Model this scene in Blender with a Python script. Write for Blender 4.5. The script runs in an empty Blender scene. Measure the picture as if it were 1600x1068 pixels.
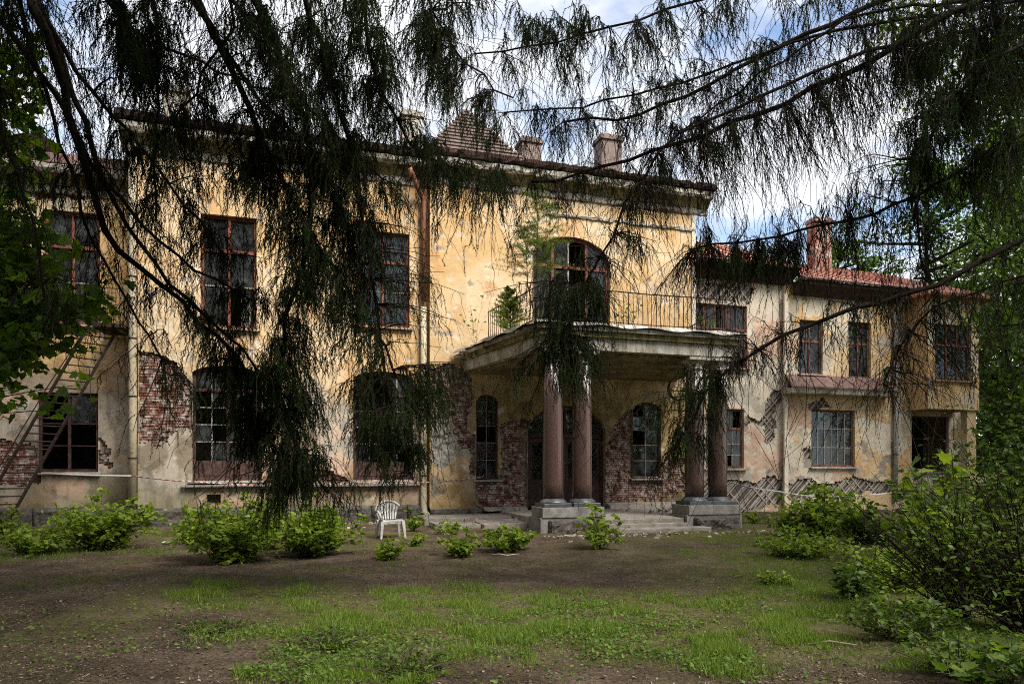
import bpy, math, random
import numpy as np
from mathutils import Vector

random.seed(7)
rng = np.random.default_rng(11)
sc = bpy.context.scene
C = sc.collection
R = math.radians

# ------------------------------------------------------------------ camera
F = 1067.0                      # focal length in photo pixels (1600 wide)
CX, HY, CAMZ = 800.0, 735.0, 1.55
cam_d = bpy.data.cameras.new('camera')
cam = bpy.data.objects.new('camera', cam_d)
C.objects.link(cam)
cam.location = (0, 0, CAMZ)
cam.rotation_euler = (R(90), 0, 0)
cam_d.sensor_width = 36.0
cam_d.lens = 36.0 * F / 1600.0
cam_d.shift_y = (HY - 534.0) / 1600.0
cam_d.clip_start = 0.05
cam_d.clip_end = 2000
sc.camera = cam

# ------------------------------------------------------------------ light
SUN_AZ, SUN_EL = 46.0, 50.0     # azimuth measured from -Y (behind the camera) towards +X
sv = Vector((math.sin(R(SUN_AZ)) * math.cos(R(SUN_EL)), -math.cos(R(SUN_AZ)) * math.cos(R(SUN_EL)), math.sin(R(SUN_EL))))
sun_d = bpy.data.lights.new('sun', 'SUN')
sun = bpy.data.objects.new('sun', sun_d)
C.objects.link(sun)
sun_d.energy = 3.4
sun_d.angle = R(30)
sun_d.color = (1.0, 0.95, 0.87)
sun.rotation_euler = sv.to_track_quat('Z', 'Y').to_euler()

w = bpy.data.worlds.new('World')
sc.world = w
w.use_nodes = True
nt = w.node_tree
nt.nodes.clear()
n_out = nt.nodes.new('ShaderNodeOutputWorld')
n_bg = nt.nodes.new('ShaderNodeBackground')
n_sky = nt.nodes.new('ShaderNodeTexSky')
n_sky.sky_type = 'NISHITA'
n_sky.sun_disc = False
n_sky.sun_elevation = R(SUN_EL)
n_sky.sun_rotation = R(180 - SUN_AZ)
n_sky.air_density = 1.0
n_sky.dust_density = 0.6
n_tc = nt.nodes.new('ShaderNodeTexCoord')
n_map = nt.nodes.new('ShaderNodeMapping')
n_map.inputs['Scale'].default_value = (1.0, 1.0, 2.2)
n_map.inputs['Location'].default_value = (3.1, 0.4, 1.7)
n_noise = nt.nodes.new('ShaderNodeTexNoise')
n_noise.inputs['Scale'].default_value = 2.6
n_noise.inputs['Detail'].default_value = 8
n_noise.inputs['Roughness'].default_value = 0.55
n_ramp = nt.nodes.new('ShaderNodeValToRGB')
n_ramp.color_ramp.elements[0].position = 0.36
n_ramp.color_ramp.elements[1].position = 0.50
n_noise2 = nt.nodes.new('ShaderNodeTexNoise')
n_noise2.inputs['Scale'].default_value = 5.0
n_noise2.inputs['Detail'].default_value = 6
n_cr2 = nt.nodes.new('ShaderNodeValToRGB')
n_cr2.color_ramp.elements[0].position = 0.3
n_cr2.color_ramp.elements[0].color = (3.0, 3.15, 3.45, 1)
n_cr2.color_ramp.elements[1].position = 0.7
n_cr2.color_ramp.elements[1].color = (4.9, 4.95, 5.05, 1)
n_mix = nt.nodes.new('ShaderNodeMixRGB')
L = nt.links.new
L(n_tc.outputs['Generated'], n_map.inputs['Vector'])
L(n_map.outputs['Vector'], n_noise.inputs['Vector'])
L(n_map.outputs['Vector'], n_noise2.inputs['Vector'])
L(n_noise.outputs['Fac'], n_ramp.inputs['Fac'])
L(n_noise2.outputs['Fac'], n_cr2.inputs['Fac'])
L(n_ramp.outputs['Color'], n_mix.inputs['Fac'])
L(n_sky.outputs['Color'], n_mix.inputs['Color1'])
L(n_cr2.outputs['Color'], n_mix.inputs['Color2'])
L(n_mix.outputs['Color'], n_bg.inputs['Color'])
L(n_bg.outputs['Background'], n_out.inputs['Surface'])
n_bg.inputs['Strength'].default_value = 0.12

sc.view_settings.view_transform = 'Standard'
sc.view_settings.look = 'None'
sc.view_settings.gamma = 1.0
sc.view_settings.exposure = 1.2
sc.view_settings.use_curve_mapping = False
sc.render.engine = 'CYCLES'
sc.cycles.max_bounces = 5
sc.cycles.diffuse_bounces = 3
sc.cycles.glossy_bounces = 2
sc.cycles.transmission_bounces = 3
sc.cycles.filter_width = 1.0
sc.cycles.transparent_max_bounces = 8
sc.cycles.use_denoising = False

# ------------------------------------------------------------------ frames of reference
UX, UY = 0.9588, 0.2844          # along the facade
_l = math.hypot(UX, UY); UX /= _l; UY /= _l
NX, NY = UY, -UX                 # out of the facade, towards the camera
DIST = 21.18                     # camera to the plane d = 0
ANG = math.atan2(UY, UX)

def ray(px, py):
    return np.array([(px - CX) / F, 1.0, (HY - py) / F])

def SZ(px, py, d):
    """pixel on the facade plane at offset d -> (s, z) in building coordinates"""
    r = ray(px, py)
    t = (d - DIST) / (NX * r[0] + NY * r[1])
    return (UX * r[0] + UY * r[1]) * t, CAMZ + r[2] * t

def S(px, d): return SZ(px, 700, d)[0]
def Zp(px, py, d): return SZ(px, py, d)[1]

def P(px, py, Y):
    r = ray(px, py)
    return np.array([r[0] * Y, Y, CAMZ + r[2] * Y])

def W(s, d, z):
    """building coordinates -> world"""
    k = d - DIST
    return np.array([UX * s + NX * k, UY * s + NY * k, z])

def G(px, py):
    """pixel on flat ground"""
    Y = CAMZ * F / (py - HY)
    return np.array([(px - CX) / F * Y, Y, 0.0])

# ------------------------------------------------------------------ noise
_lat = rng.random((256, 256))
def vnoise(x, y):
    x = np.asarray(x, float); y = np.asarray(y, float)
    xi = np.floor(x).astype(int); yi = np.floor(y).astype(int)
    fx = x - xi; fy = y - yi
    fx = fx * fx * (3 - 2 * fx); fy = fy * fy * (3 - 2 * fy)
    a = _lat[xi & 255, yi & 255]; b = _lat[(xi + 1) & 255, yi & 255]
    c = _lat[xi & 255, (yi + 1) & 255]; e = _lat[(xi + 1) & 255, (yi + 1) & 255]
    return (a * (1 - fx) + b * fx) * (1 - fy) + (c * (1 - fx) + e * fx) * fy

def fbm(x, y, o=4, g=0.5):
    r = 0; a = 1; t = 0
    for i in range(o):
        r = r + a * vnoise(x * 2 ** i + 17.3 * i, y * 2 ** i + 5.1 * i); t += a; a *= g
    return r / t

def sstep(a, b, x):
    t = np.clip((x - a) / (b - a), 0, 1)
    return t * t * (3 - 2 * t)

# ------------------------------------------------------------------ mesh helpers
def mesh_np(name, V, faces, mats, smooth=False):
    """faces: list of int arrays (n,k)"""
    me = bpy.data.meshes.new(name)
    V = np.asarray(V, np.float32)
    me.vertices.add(len(V)); me.vertices.foreach_set('co', V.ravel())
    faces = [np.asarray(f, np.int32) for f in faces if len(f)]
    tot = sum(f.size for f in faces); n = sum(len(f) for f in faces)
    me.loops.add(tot); me.polygons.add(n)
    me.loops.foreach_set('vertex_index', np.concatenate([f.ravel() for f in faces]))
    st = []; k = 0
    for f in faces:
        st.append(np.arange(len(f)) * f.shape[1] + k); k += f.size
    me.polygons.foreach_set('loop_start', np.concatenate(st).astype(np.int32))
    me.polygons.foreach_set('use_smooth', np.full(n, bool(smooth)))
    for m in (mats if isinstance(mats, (list, tuple)) else [mats]):
        me.materials.append(m)
    me.update(calc_edges=True)
    return me

class MB:
    """collects shapes into one mesh"""
    def __init__(self): self.V = []; self.Q = []; self.T = []; self.n = 0
    def add(self, V, Q=None, T=None):
        V = np.asarray(V, float).reshape(-1, 3)
        if Q is not None and len(Q): self.Q.append(np.asarray(Q, int).reshape(-1, 4) + self.n)
        if T is not None and len(T): self.T.append(np.asarray(T, int).reshape(-1, 3) + self.n)
        self.V.append(V); self.n += len(V)
        return self
    def box(self, a0, a1, b0, b1, c0, c1):
        v = [(a0, b0, c0), (a1, b0, c0), (a1, b1, c0), (a0, b1, c0), (a0, b0, c1), (a1, b0, c1), (a1, b1, c1), (a0, b1, c1)]
        return self.add(v, [(0, 3, 2, 1), (4, 5, 6, 7), (0, 1, 5, 4), (1, 2, 6, 5), (2, 3, 7, 6), (3, 0, 4, 7)])
    def hexa(self, v8):
        return self.add(v8, [(0, 3, 2, 1), (4, 5, 6, 7), (0, 1, 5, 4), (1, 2, 6, 5), (2, 3, 7, 6), (3, 0, 4, 7)])
    def prism(self, prof, x0, x1, dx0=None, dx1=None):
        """profile in (y,z) swept along x, capped"""
        k = len(prof)
        a = [(x0, y, z) for y, z in prof]; b = [(x1, y, z) for y, z in prof]
        q = [(i, (i + 1) % k, k + (i + 1) % k, k + i) for i in range(k)]
        self.add(a + b, q)
        t = [(0, i + 1, i) for i in range(1, k - 1)] + [(k, k + i, k + i + 1) for i in range(1, k - 1)]
        self.T.append(np.array(t, int) + self.n - 2 * k)
        return self
    def worn(self, prof, x0, x1, jit=.010, chip=.05, step=.16):
        """prism with uneven, chipped edges"""
        n = max(3, int((x1 - x0) / step)); k = len(prof); xs = np.linspace(x0, x1, n + 1)
        pr = np.array(prof, float); cen = pr.mean(0)
        V = np.zeros((n + 1, k, 3)); V[:, :, 0] = xs[:, None]; V[:, :, 1:] = pr[None] + rng.normal(0, jit, (n + 1, k, 2))
        lo = pr[:, 0] < pr[:, 0].min() + .35 * np.ptp(pr[:, 0])
        ch = (rng.random((n + 1, k)) < .10) & lo[None]
        V[:, :, 1:] += ch[..., None] * (cen - pr)[None] * chip / (np.linalg.norm(cen - pr, axis=1)[None, :, None] + 1e-6) * rng.random((n + 1, k, 1)) * 2
        i = np.arange(n)[:, None] * k; j = np.arange(k)[None]; j2 = (j + 1) % k
        Q = np.stack([i + j, i + j2, i + k + j2, i + k + j], -1).reshape(-1, 4)
        T = [(0, q + 1, q) for q in range(1, k - 1)] + [(n * k, n * k + q, n * k + q + 1) for q in range(1, k - 1)]
        return self.add(V.reshape(-1, 3), Q, T)
    def tube(self, pts, rad, sides=6, cap=True):
        pts = np.asarray(pts, float); m = len(pts)
        rad = np.broadcast_to(np.asarray(rad, float), (m,))
        tan = np.gradient(pts, axis=0); tan /= np.linalg.norm(tan, axis=1)[:, None] + 1e-9
        ref = np.array([0.13, 0.2, 0.97]); 
        if abs(tan[0] @ ref) > 0.85: ref = np.array([0.95, 0.3, 0.05])
        e1 = np.cross(tan, ref); e1 /= np.linalg.norm(e1, axis=1)[:, None] + 1e-9
        e2 = np.cross(tan, e1)
        a = np.arange(sides) * 2 * np.pi / sides
        V = pts[:, None] + rad[:, None, None] * (np.cos(a)[None, :, None] * e1[:, None] + np.sin(a)[None, :, None] * e2[:, None])
        i = np.arange(m - 1)[:, None] * sides; j = np.arange(sides)[None]; j2 = (j + 1) % sides
        Q = np.stack([i + j, i + j2, i + sides + j2, i + sides + j], -1).reshape(-1, 4)
        V = V.reshape(-1, 3)
        if cap:
            T = [(0, k + 1, k) for k in range(1, sides - 1)] + [((m - 1) * sides, (m - 1) * sides + k, (m - 1) * sides + k + 1) for k in range(1, sides - 1)]
            self.add(V, Q, T)
        else: self.add(V, Q)
        return self
    def lathe(self, prof, cx, cy, sides=24):
        k = len(prof); a = np.arange(sides) * 2 * np.pi / sides
        V = [(cx + r * math.cos(t), cy + r * math.sin(t), z) for r, z in prof for t in a]
        Q = [(i * sides + j, i * sides + (j + 1) % sides, (i + 1) * sides + (j + 1) % sides, (i + 1) * sides + j) for i in range(k - 1) for j in range(sides)]
        T = [(0, j + 1, j) for j in range(1, sides - 1)] + [((k - 1) * sides, (k - 1) * sides + j, (k - 1) * sides + j + 1) for j in range(1, sides - 1)]
        return self.add(V, Q, T)
    def mesh(self, name, mat, smooth=False):
        return mesh_np(name, np.concatenate(self.V), ([np.concatenate(self.Q)] if self.Q else []) + ([np.concatenate(self.T)] if self.T else []), mat, smooth)
    def obj(self, name, mat, parent=None, smooth=False, **kw):
        return link(name, self.mesh(name, mat, smooth), parent, **kw)

def link(name, me, parent=None, label=None, category=None, group=None, kind=None):
    o = bpy.data.objects.new(name, me)
    C.objects.link(o)
    if parent: o.parent = parent
    if label: o['label'] = label
    if category: o['category'] = category
    if group: o['group'] = group
    if kind: o['kind'] = kind
    return o

def empty(name, loc=(0, 0, 0), rz=0, **kw):
    o = link(name, None, **kw)
    o.location = loc; o.rotation_euler = (0, 0, rz); o.empty_display_size = 0.2
    return o

def bevel(o, wdt, seg=2):
    m = o.modifiers.new('bevel', 'BEVEL'); m.width = wdt; m.segments = seg; m.limit_method = 'ANGLE'
    return o

def frames(dirs, roll=None):
    """rotation frames (N,3,3): columns x (width), y (along dir), z (normal)"""
    d = dirs / (np.linalg.norm(dirs, axis=1)[:, None] + 1e-9)
    ref = np.tile(np.array([0.0, 0.0, 1.0]), (len(d), 1))
    ref[np.abs(d[:, 2]) > 0.95] = (1, 0, 0)
    x = np.cross(d, ref); x /= np.linalg.norm(x, axis=1)[:, None]
    z = np.cross(x, d)
    if roll is not None:
        c, s = np.cos(roll)[:, None], np.sin(roll)[:, None]
        x, z = x * c + z * s, z * c - x * s
    return np.stack([x, d, z], -1)

def scatter(TV, TF, pos, fr, scale):
    """copies of one template -> one vertex and face array"""
    TV = np.asarray(TV, float); TF = np.asarray(TF, int)
    scale = np.asarray(scale, float)
    if scale.ndim == 1: scale = scale[:, None]
    V = np.einsum('nij,nkj->nki', fr, TV[None] * scale[:, None, :]) + pos[:, None]
    Fa = TF[None] + (np.arange(len(pos)) * len(TV))[:, None, None]
    return V.reshape(-1, 3), Fa.reshape(-1, TF.shape[1])

# ------------------------------------------------------------------ materials
class NT:
    def __init__(self, name):
        self.m = bpy.data.materials.new(name); self.m.use_nodes = True
        self.t = self.m.node_tree; self.t.nodes.clear()
        self.out = self.t.nodes.new('ShaderNodeOutputMaterial')
    def n(self, typ, **kw):
        nd = self.t.nodes.new(typ)
        for k, v in kw.items():
            if k in nd.inputs: nd.inputs[k].default_value = v
            else: setattr(nd, k, v)
        return nd
    def l(self, a, b): self.t.links.new(a, b)
    def noise(self, scale, detail=5, rough=0.55, vec=None, dist=0.0):
        nd = self.n('ShaderNodeTexNoise', Scale=scale, Detail=detail, Roughness=rough, Distortion=dist)
        if vec is not None: self.l(vec, nd.inputs['Vector'])
        return nd.outputs['Fac']
    def ramp(self, fac, stops):
        r = self.n('ShaderNodeValToRGB')
        e = r.color_ramp.elements
        while len(e) < len(stops): e.new(0.5)
        for i, (p, c) in enumerate(stops):
            e[i].position = p; e[i].color = (*c, 1) if len(c) == 3 else c
        self.l(fac, r.inputs['Fac'])
        return r.outputs['Color']
    def mix(self, fac, a, b, mode='MIX'):
        m = self.n('ShaderNodeMixRGB', blend_type=mode)
        for k, v in (('Fac', fac), ('Color1', a), ('Color2', b)):
            if isinstance(v, (int, float)): m.inputs[k].default_value = v
            elif isinstance(v, tuple): m.inputs[k].default_value = (*v, 1)
            else: self.l(v, m.inputs[k])
        return m.outputs['Color']
    def bump(self, h, strength=0.4, dist=0.02):
        b = self.n('ShaderNodeBump', Strength=strength, Distance=dist)
        self.l(h, b.inputs['Height'])
        return b.outputs['Normal']
    def surf(self, col, rough=0.8, normal=None, spec=0.3, metal=0.0):
        p = self.n('ShaderNodeBsdfPrincipled', Metallic=metal)
        p.inputs['Specular IOR Level'].default_value = spec
        if isinstance(rough, (int, float)): p.inputs['Roughness'].default_value = rough
        else: self.l(rough, p.inputs['Roughness'])
        if isinstance(col, tuple): p.inputs['Base Color'].default_value = (*col, 1)
        else: self.l(col, p.inputs['Base Color'])
        if normal is not None: self.l(normal, p.inputs['Normal'])
        self.l(p.outputs[0], self.out.inputs['Surface'])
        return p
    def obj(self): return self.n('ShaderNodeTexCoord').outputs['Object']

def simple(name, c1, c2, scale=6, rough=0.8, bump=0.3, bscale=30, spec=0.3, c3=None, metal=0.0, dist=0.01):
    m = NT(name); v = m.obj()
    stops = [(0.3, c1), (0.7, c2)] if c3 is None else [(0.28, c1), (0.52, c2), (0.72, c3)]
    col = m.ramp(m.noise(scale, 6, 0.6, v), stops)
    m.surf(col, rough, m.bump(m.noise(bscale, 5, 0.6, v), bump, dist), spec, metal)
    return m.m

def leafmat(name, c1, c2, c3, trans=0.35, rough=0.5, spec=.22):
    m = NT(name)
    g = m.n('ShaderNodeNewGeometry')
    col = m.ramp(g.outputs['Random Per Island'], [(0.0, c1), (0.5, c2), (1.0, c3)])
    p = m.n('ShaderNodeBsdfPrincipled', Roughness=rough)
    p.inputs['Specular IOR Level'].default_value = spec
    m.l(col, p.inputs['Base Color'])
    t = m.n('ShaderNodeBsdfTranslucent')
    tc = m.mix(1.0, col, (1.5, 1.6, 0.6), 'MULTIPLY')
    m.l(tc, t.inputs['Color'])
    mx = m.n('ShaderNodeMixShader'); mx.inputs[0].default_value = trans
    m.l(p.outputs[0], mx.inputs[1]); m.l(t.outputs[0], mx.inputs[2])
    m.l(mx.outputs[0], m.out.inputs['Surface'])
    return m.m

M = {}
def plaster_mat():
    m = NT('weathered plaster'); v = m.obj()
    at = m.n('ShaderNodeVertexColor', layer_name='Col').outputs['Color']
    f1 = m.noise(1.7, 8, 0.65, v)
    col = m.mix(1.0, at, m.ramp(f1, [(0.3, (0.88, 0.87, 0.85)), (0.7, (1.08, 1.07, 1.05))]), 'MULTIPLY')
    f2 = m.noise(14, 6, 0.7, v)
    col = m.mix(1.0, col, m.ramp(f2, [(0.32, (0.88, 0.87, 0.86)), (0.62, (1.04, 1.04, 1.04))]), 'MULTIPLY')
    # hairline cracks, only in places
    cr = m.ramp(m.noise(0.9, 7, .62, v, .6), [(.4955, (0, 0, 0)), (.4985, (1, 1, 1)), (.5015, (1, 1, 1)), (.5045, (0, 0, 0))])
    cm = m.ramp(m.noise(0.8, 4, .6, v), [(.50, (0, 0, 0)), (.58, (1, 1, 1))])
    crk = m.mix(1.0, cr, cm, 'MULTIPLY')
    col = m.mix(crk, col, (.07, .055, .04))
    hb = m.mix(crk, m.noise(45, 6, 0.7, v), (-.8, -.8, -.8))
    m.surf(col, 0.92, m.bump(hb, 0.5, 0.014), 0.15)
    return m.m
M['plaster'] = plaster_mat()

def brick_mat():
    m = NT('old red brick'); v = m.obj()
    oi = m.n('ShaderNodeObjectInfo').outputs['Random']
    gi = m.n('ShaderNodeNewGeometry').outputs['Random Per Island']
    ad = m.n('ShaderNodeMath', operation='ADD'); m.l(oi, ad.inputs[0]); m.l(gi, ad.inputs[1])
    fr = m.n('ShaderNodeMath', operation='FRACT'); m.l(ad.outputs[0], fr.inputs[0])
    base = m.ramp(fr.outputs[0], [(0.0, (0.085, 0.04, 0.03)), (0.35, (0.19, 0.075, 0.05)), (0.7, (0.26, 0.10, 0.065)), (1.0, (0.17, 0.10, 0.08))])
    g = m.n('ShaderNodeNewGeometry').outputs['Position']
    lime = m.ramp(m.noise(6.0, 7, 0.7, g), [(0.46, (0, 0, 0)), (0.62, (1, 1, 1))])
    col = m.mix(lime, base, (0.42, 0.37, 0.33))
    dirt = m.ramp(m.noise(3.0, 6, 0.65, g), [(0.36, (0.35, 0.33, 0.28)), (0.55, (1, 1, 1))])
    col = m.mix(1.0, col, dirt, 'MULTIPLY')
    m.surf(col, 0.9, m.bump(m.noise(40, 5, 0.7, g), 0.5, 0.01), 0.15)
    return m.m
M['brick'] = brick_mat()
M['mortar'] = simple('lime mortar', (0.12, 0.095, 0.075), (0.30, 0.25, 0.21), 5, 0.95, 0.6, 40)
M['rough'] = simple('rough lime mortar face', (0.26, 0.24, 0.21), (0.5, 0.46, 0.41), 4, 0.95, 0.8, 25)
M['lath_back'] = simple('dark wall behind laths', (0.05, 0.042, 0.036), (0.13, 0.11, 0.095), 3, 0.95, 0.5, 30)
M['lath'] = simple('grey wooden lath', (0.20, 0.165, 0.14), (0.46, 0.40, 0.34), 3, 0.9, 0.3, 30)
M['cornice'] = simple('grey white cornice plaster', (0.22, 0.22, 0.13), (0.50, 0.47, 0.40), 1.6, 0.92, 0.5, 18, c3=(0.62, 0.59, 0.53))
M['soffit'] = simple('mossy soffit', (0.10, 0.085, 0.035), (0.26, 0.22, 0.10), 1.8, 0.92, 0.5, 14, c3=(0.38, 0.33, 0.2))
def streaky(name, cols, sc_=2.2):
    m = NT(name); v = m.obj()
    mp = m.n('ShaderNodeMapping'); mp.inputs['Scale'].default_value = (3.0, 3.0, 0.6); m.l(v, mp.inputs['Vector'])
    a = m.ramp(m.noise(sc_, 8, .68, mp.outputs[0]), [(.30, cols[0]), (.47, cols[1]), (.66, cols[2])])
    b = m.ramp(m.noise(1.1, 7, .65, v), [(.34, (.42, .40, .33)), (.56, (1, 1, 1))])
    m.surf(m.mix(1.0, a, b, 'MULTIPLY'), .92, m.bump(m.noise(22, 7, .7, v), .7, .02), .15)
    return m.m
M['cornice'] = streaky('stained grey white cornice', [(.17, .16, .10), (.40, .37, .31), (.56, .53, .47)])
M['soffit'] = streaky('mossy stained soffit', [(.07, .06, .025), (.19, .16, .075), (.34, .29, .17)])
M['frame'] = simple('red brown painted window wood', (0.07, 0.024, 0.016), (0.17, 0.058, 0.036), 5, 0.75, 0.4, 40, c3=(0.26, 0.13, 0.095), spec=.2)
M['frame_dark'] = simple('dark brown window wood', (0.020, 0.012, 0.010), (0.055, 0.027, 0.021), 5, 0.75, 0.4, 40, c3=(0.11, 0.065, 0.05))
M['muntin'] = simple('peeling pale muntin paint', (0.10, 0.08, 0.065), (0.42, 0.39, 0.34), 16, 0.85, 0.4, 50)
M['sill'] = simple('grey painted sill', (0.14, 0.13, 0.12), (0.36, 0.34, 0.31), 4, 0.8, 0.3, 30)
M['granite'] = simple('rough grey granite', (0.03, 0.026, 0.023), (0.12, 0.10, 0.088), 7, 0.9, 0.9, 12, dist=0.05)
M['stone'] = simple('cut grey stone', (0.065, 0.062, 0.055), (0.19, 0.18, 0.16), 3, 0.85, 0.5, 25, c3=(0.28, 0.265, 0.24))
M['stone_dark'] = simple('dark polished stone', (0.03, 0.033, 0.036), (0.10, 0.105, 0.11), 5, 0.35, 0.1, 20, spec=0.5)
M['step'] = simple('worn stone step', (0.13, 0.112, 0.093), (0.31, 0.275, 0.235), 3.5, 0.9, 0.5, 20)
M['roof_red'] = simple('faded red sheet roof', (0.24, 0.075, 0.045), (0.38, 0.15, 0.10), 2, 0.6, 0.2, 12, c3=(0.42, 0.24, 0.19))
M['roof_dark'] = simple('rusty dark sheet roof', (0.014, 0.010, 0.009), (0.045, 0.026, 0.021), 2, 0.95, 0.3, 12, spec=.05)
M['roof_brown'] = simple('brown lean-to sheet', (0.10, 0.055, 0.045), (0.21, 0.13, 0.11), 3, 0.55, 0.2, 12)
M['fascia'] = simple('dull pink fascia sheet', (0.16, 0.09, 0.08), (0.32, 0.20, 0.18), 2, 0.7, 0.2, 12)
M['timber'] = simple('weathered grey batten', (0.12, 0.085, 0.07), (0.28, 0.22, 0.19), 4, 0.9, 0.3, 20)
M['dark_wood'] = simple('dark eave boards', (0.02, 0.013, 0.01), (0.06, 0.035, 0.025), 4, 0.85, 0.3, 20)
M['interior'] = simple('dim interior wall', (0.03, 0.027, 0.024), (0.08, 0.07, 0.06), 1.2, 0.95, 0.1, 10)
M['iron'] = simple('rusty iron', (0.018, 0.013, 0.011), (0.07, 0.04, 0.03), 8, 0.7, 0.3, 40, metal=0.3)
M['pipe'] = simple('cream painted drainpipe', (0.22, 0.18, 0.11), (0.46, 0.40, 0.28), 5, 0.6, 0.2, 20, c3=(0.28, 0.16, 0.09))
M['pipe_rust'] = simple('rust brown drainpipe', (0.13, 0.05, 0.028), (0.30, 0.13, 0.07), 6, 0.65, 0.2, 20)
M['pipe_zinc'] = simple('zinc drainpipe', (0.28, 0.29, 0.31), (0.5, 0.5, 0.52), 6, 0.45, 0.2, 20, metal=0.3)
M['sheet'] = simple('bent grey metal sheet', (0.10, 0.09, 0.08), (0.36, 0.34, 0.31), 6, 0.55, 0.3, 20, metal=0.4)
M['door'] = simple('olive painted door', (0.07, 0.065, 0.03), (0.16, 0.145, 0.07), 4, 0.7, 0.3, 30)
M['curtain'] = simple('grey old curtain', (0.20, 0.20, 0.19), (0.42, 0.41, 0.38), 5, 0.9, 0.2, 10)

def column_mat():
    m = NT('polished red granite'); v = m.obj()
    vo = m.n('ShaderNodeTexVoronoi', Scale=130.0); m.l(v, vo.inputs['Vector'])
    col = m.ramp(vo.outputs['Color'], [(0.2, (0.038, 0.021, 0.017)), (0.6, (0.076, 0.041, 0.034)), (0.9, (0.13, 0.088, 0.076))])
    mp = m.n('ShaderNodeMapping'); mp.inputs['Scale'].default_value = (14, 14, 0.5); m.l(v, mp.inputs['Vector'])
    sx = m.n('ShaderNodeSeparateXYZ'); m.l(v, sx.inputs[0])
    h = m.n('ShaderNodeMapRange'); h.inputs[1].default_value = 2.2; h.inputs[2].default_value = 4.4; h.inputs[3].default_value = -0.25; h.inputs[4].default_value = 0.075
    m.l(sx.outputs['Z'], h.inputs[0])
    ad = m.n('ShaderNodeMath', operation='ADD'); m.l(m.noise(1.0, 7, 0.65, mp.outputs[0]), ad.inputs[0]); m.l(h.outputs[0], ad.inputs[1])
    pale_streak = m.ramp(ad.outputs[0], [(0.52, (0, 0, 0)), (0.62, (1, 1, 1))])  # pale vertical streaks, more of them higher up
    col = m.mix(pale_streak, col, (0.52, 0.50, 0.50))
    m.surf(col, m.ramp(pale_streak, [(0, (0.20,) * 3), (1, (0.8,) * 3)]), m.bump(m.noise(60, 3, 0.5, v), 0.06, 0.005), 0.5)
    return m.m
M['column'] = column_mat()

def glass_mat():
    m = NT('dusty window glass')
    v = m.n('ShaderNodeNewGeometry').outputs['Position']
    gl = m.n('ShaderNodeBsdfGlossy', Roughness=0.03); gl.inputs['Color'].default_value = (0.62, 0.67, 0.70, 1)
    tr = m.n('ShaderNodeBsdfTransparent'); tr.inputs['Color'].default_value = (0.55, 0.6, 0.6, 1)
    df = m.n('ShaderNodeBsdfDiffuse'); df.inputs['Color'].default_value = (0.22, 0.23, 0.23, 1)
    fr = m.n('ShaderNodeFresnel', IOR=1.5)
    m1 = m.n('ShaderNodeMixShader'); m.l(fr.outputs[0], m1.inputs[0]); m.l(tr.outputs[0], m1.inputs[1]); m.l(gl.outputs[0], m1.inputs[2])
    dust = m.n('ShaderNodeMapRange'); dust.inputs[1].default_value = 0.35; dust.inputs[2].default_value = 0.8; dust.inputs[3].default_value = 0.02; dust.inputs[4].default_value = 0.30
    m.l(m.noise(2.5, 6, 0.65, v), dust.inputs[0])
    m2 = m.n('ShaderNodeMixShader'); m.l(dust.outputs[0], m2.inputs[0]); m.l(m1.outputs[0], m2.inputs[1]); m.l(df.outputs[0], m2.inputs[2])
    m.l(m2.outputs[0], m.out.inputs['Surface'])
    return m.m
M['glass'] = glass_mat()

# foliage
M['bark'] = simple('dark spruce bark', (0.007, 0.0055, 0.005), (0.026, 0.019, 0.014), 9, 0.95, 0.8, 30, dist=0.02, spec=.1)
M['twig'] = simple('bare brown twig', (0.007, 0.005, 0.004), (0.020, 0.014, 0.010), 9, 0.95, 0.2, 30, spec=.05)
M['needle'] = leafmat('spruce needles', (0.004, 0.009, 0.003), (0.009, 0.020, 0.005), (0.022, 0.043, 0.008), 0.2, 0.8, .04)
M['needle_young'] = leafmat('young spruce needles', (0.08, 0.13, 0.02), (0.15, 0.21, 0.03), (0.22, 0.27, 0.045), 0.4)
M['larch'] = leafmat('larch needles', (0.08, 0.12, 0.025), (0.12, 0.17, 0.035), (0.16, 0.20, 0.05), 0.45)
M['maple'] = leafmat('maple leaves', (0.025, 0.055, 0.009), (0.06, 0.115, 0.014), (0.16, 0.24, 0.025), 0.5)
M['shrub'] = leafmat('shrub leaves', (0.07, 0.11, 0.014), (0.15, 0.22, 0.024), (0.25, 0.31, 0.045), 0.42)
M['bush'] = leafmat('dark bush leaves', (0.025, 0.050, 0.009), (0.055, 0.095, 0.014), (0.12, 0.17, 0.025), 0.42)
M['tree1'] = leafmat('forest leaves', (0.03, 0.06, 0.013), (0.06, 0.11, 0.02), (0.11, 0.165, 0.03), 0.40)
M['tree2'] = leafmat('pale forest leaves', (0.04, 0.075, 0.02), (0.07, 0.12, 0.03), (0.12, 0.17, 0.05), 0.4)
M['grass'] = leafmat('grass blades', (0.055, 0.10, 0.012), (0.10, 0.165, 0.018), (0.19, 0.22, 0.045), 0.35)
M['weed'] = leafmat('low weeds', (0.05, 0.09, 0.015), (0.08, 0.14, 0.02), (0.12, 0.17, 0.03), 0.35)
M['stem'] = simple('green brown stem', (0.03, 0.022, 0.012), (0.07, 0.055, 0.03), 9, 0.9, 0.2, 30)
M['litter'] = leafmat('dry leaf litter', (0.018, 0.012, 0.008), (0.075, 0.05, 0.032), (0.24, 0.19, 0.14), 0.1, 0.9)

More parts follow.
